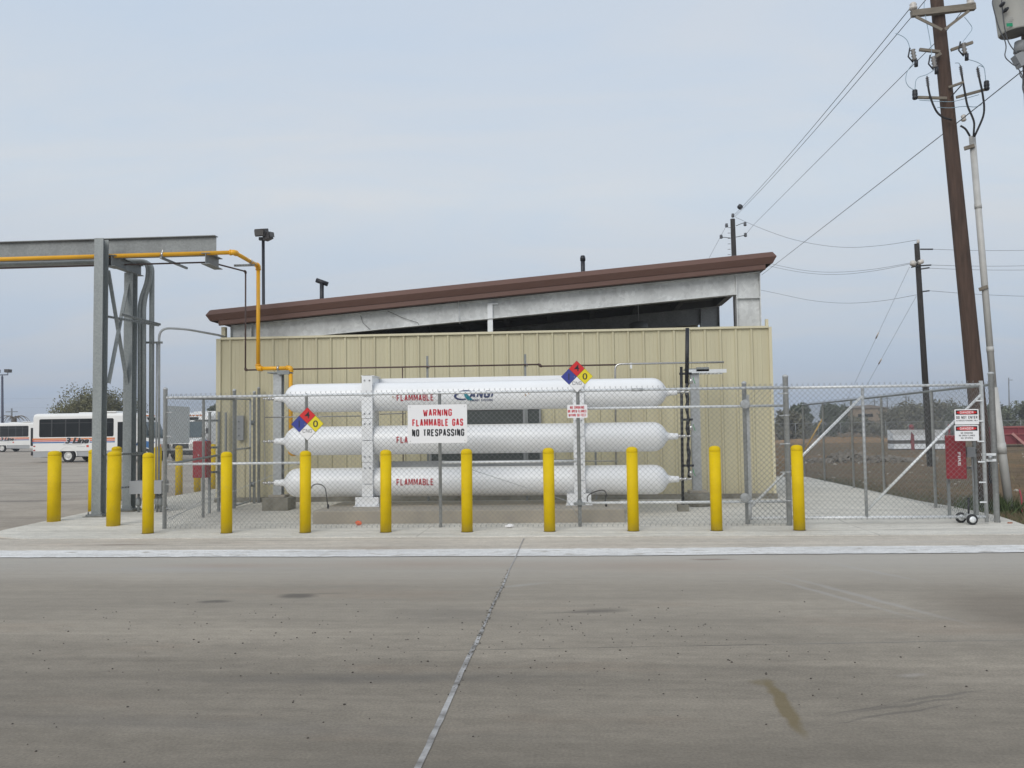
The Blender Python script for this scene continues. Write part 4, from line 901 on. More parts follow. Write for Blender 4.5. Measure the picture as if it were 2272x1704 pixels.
def diamond(px_, py_, Y, h, label):
    c = at(px_, py_, Y); t = thing('hazard_diamond_sign', c, label, 'sign', 'hazard diamond signs')
    D_ = lambda s_: [c+V((0, 0, s_)), c+V((-s_, 0, 0)), c+V((0, 0, -s_)), c+V((s_, 0, 0))]
    MB().prism(D_(h), (0, .004, 0)).build('plate', black_t, t)
    q = h*.5; g = h*.014; lc = []
    for nm, dx, dz, mt in (('red_field', 0, q, red_s), ('blue_field', -q, 0, blue_s), ('yellow_field', q, 0, yel_s), ('white_field', 0, -q, white_s)):
        cc = c+V((dx, 0, dz)); s_ = q-g; fl_ = MB().poly([cc+V((0, -.0015, s_)), cc+V((-s_, -.0015, 0)), cc+V((0, -.0015, -s_)), cc+V((s_, -.0015, 0))]).build(nm, mt, t)
        tx = {'red_field': '4', 'blue_field': '1', 'yellow_field': '0', 'white_field': 'CNG'}[nm]
        m = MB(); wd = {'4': .085, '1': .016, '0': .082, 'CNG': .155}[tx]*h/.27; hh = (.11 if tx != 'CNG' else .056)*h/.27
        (put_block if tx == 'CNG' else put_text)(m, tx if tx != '1' else 'I', cc+V((0, -.003, .01 if tx == '4' else .0 if tx != 'CNG' else .022)), (1, 0, 0), (0, 0, 1), wd, hh, .13 if tx == 'CNG' else .01)
        m.build('lettering', black_t if tx != 'CNG' else M('grey lettering', (.1, .1, .11), .5), fl_)
    m = MB()
    for dx in (-.04, .04): m.lathe([(.009, 0), (.009, .004), (.004, .007)], c+V((dx, -.001, -.005)), (0, -1, 0), 8)
    m.build('bolt', boltm, t)
diamond(682, 940.5, YF-.075, .275, 'hazard diamond sign lower down, above a bollard left of the warning sign')
diamond(1280, 835.5, YF-.075, .258, 'hazard diamond sign standing above the fence rail over the no smoking sign')
sb = thing('warning_sign', (XLf-.06, 14.55, 1.6), 'grey back of a sign hung on the left fence near the corner post', 'sign')
z0, z1 = at(387, 984, 14.5).z, at(387, 901, 14.5).z
MB().box(XLf-.066, XLf-.06, 14.1, 15.08, z0, z1).build('plate', M('bare aluminium', (.72, .75, .77), .5, .05, .04, 3), sb)
def danger(y0, y1, label, lines):
    Yd = YG-.055; a, b = at(2119, y1, Yd), at(2171, y0, Yd); t = thing('danger_sign', (a+b)/2, label, 'sign', 'danger signs on the sliding gate')
    plate(a.x, b.x, a.z, b.z, Yd, white_s, t, rad=.012)
    W_, H_ = b.x-a.x, b.z-a.z; zc = b.z-H_*.21
    MB().box(a.x+W_*.05, b.x-W_*.05, Yd-.001, Yd-.0004, zc-H_*.145, zc+H_*.145).build('header', black_t, t)
    n_ = 24; m = MB(); m.poly([((a.x+b.x)/2+W_*.42*math.cos(2*math.pi*k/n_), Yd-.002, zc+H_*.12*math.sin(2*math.pi*k/n_)) for k in range(n_)]); ov = m.build('oval', red_s, t)
    m = MB(); put_block(m, 'DANGER', ((a.x+b.x)/2, Yd-.003, zc), (1, 0, 0), (0, 0, 1), W_*.56, H_*.15, .17); m.build('lettering', white_s, ov)
    for s_, f, wf, hf in lines: m = MB(); put_block(m, s_, ((a.x+b.x)/2, Yd-.0015, b.z-H_*f), (1, 0, 0), (0, 0, 1), W_*wf, H_*hf, .17); m.build('lettering', black_t, t)
danger(907.5, 942, 'upper danger sign on the sliding gate reading DO NOT ENTER', (('DO NOT ENTER', .54, .88, .18), ('AUTHORIZED PERSONNEL ONLY', .75, .9, .08)))
danger(943, 978.5, 'lower danger sign on the sliding gate reading NO SMOKING', (('NO SMOKING', .50, .5, .10), ('NO OPEN FLAMES', .66, .66, .10), ('NO SPARKS', .82, .5, .10)))

# ---------------------------------------------------------------- fire extinguisher cabinets
YE = 14.75
fc = thing('extinguisher_cabinet', at(2120, 1015, YE), 'bright red extinguisher cabinet with white lettering behind the sliding gate', 'cabinet')
c = at(2121, 1014, YE); ang_ = R(-24)
ex, ey = V((math.cos(ang_), math.sin(ang_), 0)), V((-math.sin(ang_), math.cos(ang_), 0))
z0, z1 = at(2117, 1063, YE-.1).z, at(2117, 966, YE-.1).z; zc = (z0+z1)/2
MB().obox((c.x, c.y, zc), ex*.15, ey*.115, (0, 0, (z1-z0)/2)).build('housing', red_cab, fc, .012)
MB().obox(V((c.x, c.y, zc))-ey*.119+ex*.005, ex*.135, ey*.003, (0, 0, (z1-z0)/2-.03)).build('door', red_cab, fc)
m = MB(); put_text(m, 'FIRE', V((c.x, c.y, zc-.03))-ey*.124+ex*.05, (0, 0, -1), ex, .22, .04, .02); m.build('lettering', white_s, fc)
sp2 = thing('cabinet_stand', (c.x+.2, c.y+.15, 0), 'slotted steel posts carrying the bright red cabinet and a small grey box', 'stand')
for dx, dy in ((-.08, .14), (.32, .05)):
    p = V((c.x+dx, c.y+dy, 0)); strut(p, p+V((0, 0, 1.62)), sp2, 'post')
strut(V((c.x-.1, c.y+.17, 1.35)), V((c.x+.36, c.y+.08, 1.35)), sp2, 'cross_rail'); strut(V((c.x-.1, c.y+.17, .85)), V((c.x+.36, c.y+.08, .85)), sp2, 'cross_rail')
eb = thing('switch_box', (c.x+.27, c.y, 1.2), 'small grey switch box right of the bright red cabinet', 'electrical box')
q = at(2152, 1003, YE-.02); MB().box(q.x-.07, q.x+.07, q.y-.05, q.y+.05, q.z-.085, q.z+.08).build('housing', grey_b, eb, .005)
MB().box(q.x+.071, q.x+.1, q.y-.02, q.y+.02, q.z-.03, q.z+.05).build('lever', black, eb)
MB().tube([(q.x+.03, q.y, q.z-.086), (q.x+.03, q.y, 0)], .014, 8).build('conduit', galv_d, eb)
YQ = 16.0
lc_ = thing('extinguisher_cabinet', at(447, 1019, YQ), 'dark red extinguisher cabinet seen through the left fence among yellow bollards', 'cabinet')
a, b = at(432, 1060, YQ), at(463, 978, YQ)
MB().box(a.x, b.x, YQ-.1, YQ+.12, a.z, b.z).build('housing', red_cab, lc_, .015)
m = MB(); zc = (a.z+b.z)/2
for dz in (-.05, .08): m.lathe([(.014, 0), (.014, .02)], (a.x+.12, YQ-.1, zc+dz), (0, -1, 0), 8)
m.build('latch', stain_steel, lc_)
ls = thing('cabinet_stand', at(475, 1130, 16.2), 'slotted steel post frame carrying the dark red cabinet at left', 'stand')
pB, pC = at(465, 1000, 16.15), at(485.5, 1000, 16.45)
for p in (pB, pC): strut(V((p.x, p.y, gz(p.x, p.y))), V((p.x, p.y, at(475, 913.5, p.y).z)), ls, 'post')
for yy in (933, 993, 1048): z = at(475, yy, 16.3).z; strut(V((pB.x-.3, pB.y, z)), V((pC.x, pC.y, z)), ls, 'cross_rail')
wp = thing('wall_panel', (at(532, 950, 18.1).x, 18.1, 1.6), 'small grey panel board on the tan wall behind the walk gate', 'electrical box')
a, b = at(526, 977, 18.1), at(541, 922, 18.1); MB().box(a.x, b.x, 18.08, 18.14, a.z, b.z).build('board', grey_b, wp, .004)
m = MB()
for dz in (.1, .25, .4): m.lathe([(.012, 0), (.012, .02)], (a.x+.05, 18.08, a.z+dz), (0, -1, 0), 8)
m.build('knob', black, wp)
p = at(501, 990, 18.05); o = strut(V((p.x, p.y-.0, p.z-.2)), V((p.x, p.y, at(501, 915, 18.05).z)), None, 'strut_post'); tag(o, 'short grey channel fixed on the tan wall beside the cabinet stand', 'post')

# ---------------------------------------------------------------- litter
def crumple(nm, p, s_, mat, label, cat, seed, flat=.6):
    random.seed(seed); m = MB(); n_, k_ = 9, 5; vs_ = []
    for i in range(k_+1):
        for j in range(n_):
            th = math.pi*i/k_; ph = 2*math.pi*j/n_; r_ = s_*random.uniform(.55, 1.15); vs_.append(V(p)+V((r_*math.sin(th)*math.cos(ph)*1.4, r_*math.sin(th)*math.sin(ph), s_*flat+r_*math.cos(th)*flat)))
    m.raw(vs_, [(i*n_+j, i*n_+(j+1) % n_, (i+1)*n_+(j+1) % n_, (i+1)*n_+j) for i in range(k_) for j in range(n_)])
    return tag(m.build(nm, mat), label, cat)
p = gd(1131, 1173); crumple('crumpled_paper', (p.x, p.y, .012), .055, white_s, 'crumpled white paper on the slab just before the front fence', 'paper', 4)
p = gd(805, 1164); crumple('foam_scrap', (p.x, 14.3, .02), .045, M('orange foam', (.75, .16, .07), .7), 'orange foam scrap at the foot of the plinth behind the fence', 'scrap', 9, .9)
p = gd(2241, 1163); crumple('broken_brick', (p.x, p.y, .0), .035, M('brick', (.36, .17, .11), .9), 'broken brick at the dirt edge right of the latch post', 'brick', 11, .5)
mb = MB(); random.seed(8); q = gd(2087, 1123); crumple('plastic_scrap', (q.x, q.y, -.04), .05, white_s, 'white plastic scrap by the foot of the right fence', 'scrap', 3)

# ---------------------------------------------------------------- utility poles and lines
wood = M('weathered pole wood', (.070, .042, .030), .85, 0, .35, 5, bump=.3, bscale=25, stretch=(4, 4, .4))
wood_l = M('grey crossarm wood', (.20, .175, .14), .85, 0, .2, 5, stretch=(1, 4, 4))
porc = M('porcelain', (.55, .52, .48), .3, 0, .1, 5)
dkw = M('dark line wire', (.085, .09, .10), .5, .3, .2, 4)
ltw = M('pale jumper wire', (.27, .38, .46), .5, .2, .1, 4)
def wire(pts, r_, label, mat=dkw, sag=0, nm='power_line', n=14, cat='cable'):
    if len(pts) == 2:
        a, b = pts; pts = [a.lerp(b, i/n)-V((0, 0, sag*4*(i/n)*(1-i/n))) for i in range(n+1)]
    return tag(MB().tube(pts, r_*.62, 6, False).build(nm, mat), label, cat)
UY = 16.6
base = gd(2195, 1130); 
def up(y, x=None):                               # points on the leaning pole at a photo row
    t = {-120: 2066, 0: 2082.5, 100: 2095, 200: 2106, 340: 2123.5, 890: 2178}
    ks = sorted(t); 
    for a, b in zip(ks, ks[1:]):
        if a <= y <= b: return at(t[a]+(t[b]-t[a])*(y-a)/(b-a) if x is None else x, y, UY)
    return at(2178+(y-890)*.075, y, UY)
pt_, pb_ = up(-110), V((base.x, UY, -.2))
u1 = thing('utility_pole', (base.x, UY, 0), 'tall leaning brown wooden utility pole beside the gate, nearest of the poles', 'utility pole')
pm_ = [pb_.lerp(pt_, i/10) for i in range(11)]
MB().tube(pm_, [.158-.0048*i for i in range(11)], 22).build('shaft', wood, u1)
fr = UY-.16
ca, cb_ = at(2022, 31, fr), at(2163, 15, fr)
MB().beam(ca, cb_, .1, .115).build('crossarm', wood_l, u1)
for x0, y0, x1_, y1_ in ((2032, 37, 2090, 66), (2150, 24, 2096, 65)):
    MB().beam(at(x0, y0, fr-.055), at(x1_, y1_, fr-.055), .05, .02, (0, 1, 0)).build('brace', wood_l, u1)
for x, y in ((2026, 14), (2153, 4)):
    p = at(x, y, fr); MB().lathe([(.012, -.16), (.012, -.06), (.07, -.06), (.075, -.02), (.05, .0), (.068, .03), (.05, .06), (.03, .075)], p, n=14).build('insulator', porc, u1)
def cutout(x, y, lab=None):
    p = at(x, y, fr-.05); m = MB()
    m.lathe([(.03, .1), (.05, .09), (.028, .06), (.05, .03), (.028, .0), (.05, -.03), (.028, -.06), (.05, -.09), (.03, -.12)], p, (-.12, 0, 1), 10)
    o = m.build('fuse_cutout', M('grey porcelain', (.22, .21, .2), .4), u1)
    MB().tube([p+V((.035, -.02, -.12)), p+V((.03, -.02, -.24))], .036, 8).tube([p+V((-.07, -.02, .12)), p+V((-.11, -.03, -.05)), p+V((-.02, -.02, -.16))], .014, 6).build('fuse_tube', black, o)
for x, y in ((2027, 121), (2072, 137), (2139, 107)): cutout(x, y)
MB().beam(at(2040, 110, fr-.02), at(2085, 115, fr), .05, .05).beam(at(2110, 111, fr), at(2158, 94, fr-.02), .05, .05).beam(at(2075, 126, fr-.02), at(2087, 119, fr), .05, .05).build('bracket', wood_l, u1)
MB().beam(at(2035, 216, fr-.02), at(2100, 218, fr), .045, .045).beam(at(2122, 216, fr), at(2192, 197, fr-.02), .045, .045).beam(at(2105, 194, fr), at(2139, 182, fr-.1), .04, .04).build('bracket', wood_l, u1)
MB().beam(at(2110, 215, fr), at(2134, 188, fr-.1), .02, .03, (0, 1, 0)).build('brace', black, u1)
for x, y in ((2030, 209), (2189, 189)):
    MB().lathe([(.035, -.1), (.05, -.08), (.05, -.05), (.04, -.04), (.05, -.02), (.05, .02), (.04, .03), (.05, .05), (.04, .08)], at(x, y, fr-.04), n=10).build('arrester', black, u1)
cabs = [[(2057, 172), (2059, 190), (2062, 208), (2069, 230), (2079, 250), (2092, 261), (2112, 266)], [(2131, 148), (2135, 172), (2140, 200), (2146, 235), (2157, 258), (2162, 272), (2160, 303)], [(2169, 152), (2173, 175), (2179, 200), (2184, 235), (2183, 255), (2175, 275), (2162, 303)], [(2131, 279), (2142, 285), (2152, 302)]]
for i, c_ in enumerate(cabs):
    P_ = [at(x, y, fr-.06) for x, y in c_]; MB().tube(arc(P_, .1, 3), .019, 8).build('riser_cable', rubber, u1)
    if i < 3:
        p = P_[0]; m = MB()
        d_ = (P_[1]-P_[0]).normalized()
        pr = [(.012, -.03)]
        for k in range(5): pr += [(.014, .035*k), (.034, .035*k+.01), (.014, .035*k+.022)]
        m.lathe(pr, p, d_, 10); m.build('termination', M('grey polymer', (.12, .12, .13), .5), u1)
for pts in (((1987, 74), (2003, 80), (2014, 90), (2019, 108)), ((2051, 5), (2050, 18), (2056, 50), (2062, 80), (2067, 112), (2066, 122)), ((2140, 38), (2150, 50), (2159, 63), (2150, 75), (2137, 92)), ((2026, 140), (2011, 160), (2009, 180), (2015, 192), (2028, 200)), ((2074, 154), (2057, 166), (2032, 172), (2030, 200)), ((2145, 131), (2170, 138), (2184, 148), (2187, 178)), ((2119, 140), (2128, 139), (2131, 147)), ((2167, 152), (2172, 144), (2182, 149)), ((2040, 222), (2080, 225), (2112, 226), (2130, 222), (2172, 210)), ((2080, 238), (2110, 240), (2140, 235), (2165, 238), (2178, 232))):
    MB().tube(arc([at(x, y, fr-.03) for x, y in pts], .1, 3), .006, 6, False).build('jumper_wire', ltw, u1)
MB().lathe([(.03, -.06), (.05, -.04), (.035, 0), (.05, .04), (.03, .06)], at(2138, 262, fr), n=10).build('insulator', porc, u1)
# white riser conduit
rz_ = thing('riser_conduit', gd(2240, 1130), 'white plastic riser conduit strapped along the leaning wooden pole', 'conduit')
r0_, r1_, r2_ = V((at(2240, 1130, UY).x, UY-.02, -.1)), at(2204, 860, UY-.02), at(2157, 303, UY-.02)
pvc = M('white pvc', (.50, .50, .48), .5, 0, .1, 4)
MB().tube([r0_, r1_], .075, 14).build('pipe', pvc, rz_); MB().tube([r1_+(r2_-r1_)*-.002, r2_], .058, 14).build('pipe', pvc, rz_)
for t in (.15, .72): p = r1_.lerp(r2_, t); d_ = (r2_-r1_).normalized(); MB().tube([p-d_*.05, p+d_*.05], .064, 14).build('coupling', pvc, rz_)
p = r0_.lerp(r1_, .52); d_ = (r1_-r0_).normalized(); MB().tube([p-d_*.1, p+d_*.1], .084, 14).build('coupling', pvc, rz_)
for xa, ya, xb_, yb_ in ((2139, 330, 2162, 323), (2172, 643, 2192, 636)): MB().beam(at(xa, ya, UY-.03), at(xb_, yb_, UY-.1), .07, .06).build('standoff', wood_l, rz_)
p = at(2200, 868, UY-.1); MB().beam(p+V((0, 0, .12)), p-V((0, 0, .12)), .03, .004, (0, 1, 0)).build('warning_label', M('orange label', (.5, .22, .04), .5), rz_)
tag(MB().tube(arc([V((r0_.x+.14, UY-.1, .36)), V((r0_.x+.15, UY-.15, .2)), V((r0_.x+.12, UY-.2, -.04))], .1), .012, 6).build('marker_tape', M('pink tape', (.5, .05, .09), .6)), 'pink marker tape hanging at the foot of the white riser', 'tape')
q0, q1 = at(2196.5, 1008, UY-.17), at(2199, 1072, UY-.17)
pl0 = tag(MB().prism([at(2192.5, 1008, UY-.18), at(2201, 1008, UY-.18), at(2203.5, 1072, UY-.18), at(2195, 1072, UY-.18)], (0, .004, 0)).build('pole_tag', black_t), 'narrow black tag strip with small print nailed to the leaning wooden pole', 'label')
dq = (q1-q0).normalized(); m = MB(); put_text(m, 'WARNING', (q0+q1)/2-V((0, .014, 0)), dq, V((1, 0, 0))-dq*dq.x, .40, .022, .01); m.build('lettering', M('dim lettering', (.25, .24, .2), .6), pl0)
# transformer on the pole just out of frame
TYp = 15.2
tp = at(2285, 90, TYp)
u4 = thing('utility_pole', (tp.x, TYp, 0), 'dark utility pole at the right edge carrying the transformer', 'utility pole')
q0 = at(2271, 160, TYp); MB().tube([(tp.x+.03, TYp, -.2), (tp.x-.01, TYp, 12)], [.155, .12], 18).build('shaft', wood, u4)
trf = thing('transformer', at(2255, 30, TYp-.25), 'grey pole transformer can with a green sticker at the top right', 'transformer')
c = at(2252, 74, TYp-.28); ax = V((-.09, 0, 1)).normalized()
cang = M('transformer grey', (.50, .50, .47), .4, 0, .06, 2)
MB().lathe([(.24, 0), (.255, .02), (.255, .72), (.27, .73), (.27, .77), (.2, .84), (.05, .88)], c, ax, 32).build('tank', cang, trf)
MB().lathe([(.02, -.006), (.235, -.006), (.235, .004)], c, ax, 28).build('base', M('transformer base', (.10, .10, .10), .6), trf)
def on_can(xp, yp): return at(xp, yp, c.y-.262)
a = at(2240, 55, c.y-.245); MB().obox(a, V((.056, .012, .006)), V((0, .001, 0)), V((-.002, 0, .028))).build('sticker', M('green sticker', (.0, .26, .12), .5), trf)
for dz_ in (.18, .55): MB().beam(c+ax*dz_+V((.10, .16, 0)), V((tp.x, TYp-.1, (c+ax*dz_).z)), .09, .05).build('bracket', dark, trf)
m = MB(); a = at(2241, 40, c.y-.247); 
for k, wd in ((0, .10), (1, .12), (2, .08)): m.obox(a+V((0, .0, -.03*k)), V((wd/2, .008, .004)), V((0, .001, 0)), V((0, 0, .004)))
m.build('marking', M('faded marking', (.28, .28, .27), .6), trf)
for x, y in ((2226, 8), (2234, 20)): MB().lathe([(.03, -.07), (.035, -.02), (.02, .03)], at(x, y, c.y-.27), (.2, -1, .1), 8).build('bushing', black, trf)
b2_ = at(2262, 102, TYp-.2); MB().lathe([(.1, 0), (.1, .18), (.07, .2)], b2_-V((0, 0, .12)), (.15, 0, 1), 18).build('bracket_box', grey_b, trf)
b2_ = at(2270, 130, TYp-.2); MB().obox(b2_, V((.12, 0, .06)), V((0, .08, 0)), V((-.05, 0, .1))).build('meter_box', grey_b, trf)
for pts in (((2205, -8), (2201, 5), (2207, 30), (2217, 65), (2230, 90), (2233, 105), (2229, 122), (2232, 130), (2252, 147), (2262, 140)), ((2222, 0), (2226, 40), (2231, 75), (2240, 100), (2256, 118)), ((2259, 152), (2268, 165), (2270, 180), (2268, 195), (2273, 210)), ((2262, 158), (2264, 170), (2272, 176))):
    MB().tube(arc([at(x, y, TYp-.45) for x, y in pts], .1, 3), .009, 6, False).build('lead_wire', dkw, trf)
# pole behind the shelter
PY = 43.0
p0, pt2 = at(1627.5, 600, PY), at(1625.5, 486, PY)
u2 = thing('utility_pole', (p0.x, PY, 0), 'dark utility pole standing behind the high end of the brown roof', 'utility pole')
MB().tube([V((p0.x+.15, PY, -.2)), pt2], [.17, .115], 14).build('shaft', M('dark pole wood', (.025, .021, .019), .9, 0, .3, 5), u2)
dpw = bpy.data.materials['dark pole wood']
MB().tube(arc([at(1633, 501, PY-.1), at(1645, 496, PY-.1), at(1653, 494, PY-.1)], .1), .018, 6, False).tube([at(1633, 526, PY-.1), at(1653, 522, PY-.1)], .018, 6, False).tube([at(1600, 526, PY-.1), at(1621, 528, PY-.1)], .018, 6, False).build('bracket', dkw, u2)
for x, y in ((1626, 478), (1653, 497), (1654, 521), (1600, 525), (1612, 500)): MB().lathe([(.05, -.1), (.09, -.06), (.05, -.03), (.09, 0), (.05, .03), (.08, .07), (.03, .1)], at(x, y, PY-.1), n=8).build('insulator', dkw, u2)
MB().lathe([(.05, -.12), (.12, -.08), (.12, .08), (.05, .12)], at(1642, 459, PY-2), (.6, -.3, .7), 10).build('splice_case', black, u2)
mb = MB()
for i in range(6): p = at(1621, 505+i*12, PY-.13); mb.beam(p-V((.14, 0, 0)), p, .02, .02)
mb.build('pole_step', dkw, u2)
# pole in the field
B3 = gd(2065, 1035, -.05); P3Y = B3.y; t3 = at(2034, 541, P3Y)
u3 = thing('utility_pole', (B3.x, P3Y, -.05), 'slim black utility pole out in the dirt field behind the sliding gate', 'utility pole')
MB().tube([V((B3.x, P3Y, -.3)), t3], [.125, .095], 14).build('shaft', dpw, u3)
for (x0, y0, x1_, y1_) in ((2042, 553, 2070, 553), (2036, 590, 2066, 588), (2042, 597, 2062, 594), (2046, 647, 2062, 645), (2022, 593, 2036, 590)):
    MB().tube([at(x0, y0, P3Y-.1), at(x1_, y1_, P3Y-.1)], .03, 6).build('insulator', dkw, u3)
MB().lathe([(.03, -.1), (.07, -.04), (.04, .0), (.06, .05)], at(2037, 535, P3Y), n=8).build('insulator', porc, u3)
MB().lathe([(.08, -.1), (.12, -.06), (.12, .06), (.06, .1)], at(2026, 584, P3Y-.2), (.4, 0, 1), 10).lathe([(.07, -.1), (.09, -.06), (.09, .06), (.06, .1)], at(2043, 581, P3Y-.2), (.8, 0, .3), 10).build('fuse_cutout', porc, u3)
# lines
wire([at(2026, 10, fr), at(1628, 478, PY)], .013, 'steepest power line from the near pole crossarm to the pole behind the roof', sag=.15)
wire([at(2062, -10, fr), at(1631, 480, PY)], .013, 'power line just right of the steepest one, reaching the pole behind the roof', sag=.15)
wire([at(2153, 2, fr+.1), at(2094, 76, UY+.35), at(1671, 500, PY-.5), at(1654, 521, PY-.1)], .012, 'power line passing behind the near pole down to the lower bracket of the far pole')
e1_ = at(1721, 584, 40); wire([at(2290, 140, TYp-.4), at(2132, 266, UY-.2), at(2108, 285, UY+.25)], .014, 'service cable from the transformer pole to the near brown pole')
wire([at(2108, 285, UY+.25), at(1850, 486, 26), at(1716, 590, 37), at(1690, 610, 39)], .013, 'long service cable from the near brown pole sloping behind the brown roof')
def sagpx(pts, Ya, Yb_, r_, lb):
    n_ = len(pts); P_ = [at(x, y, Ya+(Yb_-Ya)*i/(n_-1)) for i, (x, y) in enumerate(pts)]
    wire(arc(P_, 6, 5), r_, lb)
sagpx([(1632, 482), (1690, 508), (1770, 536), (1870, 551), (1960, 545), (2037, 532)], PY, P3Y, .012, 'highest sagging line between the two dark poles')
sagpx([(1680, 577), (1721, 588), (1790, 602), (1858, 605), (1940, 598), (2022, 583)], PY, P3Y, .011, 'upper one of the paired sagging lines meeting the field pole')
sagpx([(1680, 583), (1730, 596), (1800, 608), (1866, 610), (1945, 601), (2022, 585)], PY, P3Y, .011, 'lower one of the paired sagging lines meeting the field pole')
sagpx([(1650, 636), (1720, 650), (1800, 668), (1880, 674), (1960, 668), (2034, 654)], PY, P3Y, .011, 'lowest sagging line from the roof corner to the field pole')
for (x0, y0, x1_, y1_, lb) in ((2070, 553, 2420, 548, 'top'), (2066, 588, 2420, 582, 'second'), (2062, 595, 2420, 593, 'third'), (2062, 645, 2420, 657, 'bottom')):
    wire([at(x0, y0, P3Y), at(x1_, y1_, 40)], .011, lb+' line running from the field pole out of the right edge', sag=.1)
wire([at(1612, 500, PY), at(1572, 575, PY+6)], .012, 'line leaving the roof pole down to the left behind the roof')
for x0, y0, x1_, y1_, ym, lb in ((2018, 592, 1866, 915, 733, 'left'), (2033, 657, 1890, 915, 793, 'right')):
    a, b = at(x0, y0, P3Y-.1), at(x1_, y1_, P3Y+5); b = a+(b-a)*1.2; wire([a, b], .010, lb+' guy wire slanting down from the field pole', M('pale guy wire', (.28, .31, .35), .5), nm='guy_wire')
    f_ = (ym-y0)/(y1_-y0)/1.2; p = a.lerp(b, f_); d_ = (b-a).normalized(); tag(MB().tube([p-d_*.15, p+d_*.15], .03, 6).build('guy_insulator', porc), 'small insulator on the %s guy wire of the field pole' % lb, 'insulator')
y0_ = gd(1785, 996, -.05); tag(MB().tube([at(1785, 1000, 38), at(1827, 925, 38)], .035, 8).build('guy_guard', M('yellow guard', (.55, .33, .06), .5)), 'thin yellow guy guard leaning in the dirt field', 'guy guard')

# floodlight behind the shelter
FY = 29.0
fl_ = thing('floodlight_pole', (at(586, 690, FY).x, FY, 0), 'black pole with two floodlight heads behind the low roof end', 'floodlight')
p = at(584, 533, FY); MB().tube([V((at(587, 690, FY).x, FY, -.05)), p], .055, 10).build('pole', black, fl_)
fm = M('floodlight housing', (.045, .04, .04), .5, .1, .15, 4)
def head(x, y, w_, h_, tilt, yaw):
    c = at(x, y, FY-.15); ex_ = V((math.cos(yaw), math.sin(yaw), 0)); ez = V((-math.sin(yaw)*tilt, math.cos(yaw)*tilt, 1)).normalized(); ey_ = ez.cross(ex_)
    o = MB().prism([c-ex_*w_-ez*h_-ey_*.12, c+ex_*w_-ez*h_-ey_*.12, c+ex_*w_+ez*h_*.9-ey_*.12, c+ex_*w_*.9+ez*h_-ey_*.12, c-ex_*w_+ez*h_-ey_*.12], ey_*.3).build('lamp_head', fm, fl_, .02)
    MB().obox(c-ey_*.19*1-ex_*0, ex_*w_*.85, ez*h_*.72, ey_*.004).build('lens', M('dusty lens', (.09, .085, .08), .25), o)
    MB().obox(c+ey_*.185, ex_*w_*.85, ez*h_*.72, ey_*.004).build('lens', bpy.data.materials['dusty lens'], o)
head(580, 516, .19, .13, -.25, R(-8)); head(595.5, 524, .11, .12, .2, R(60))
MB().box(p.x-.14, p.x+.1, FY-.06, FY+.06, p.z, p.z+.1).tube([p, p+V((0, 0, .05))], .075, 10).build('mount', black, fl_)

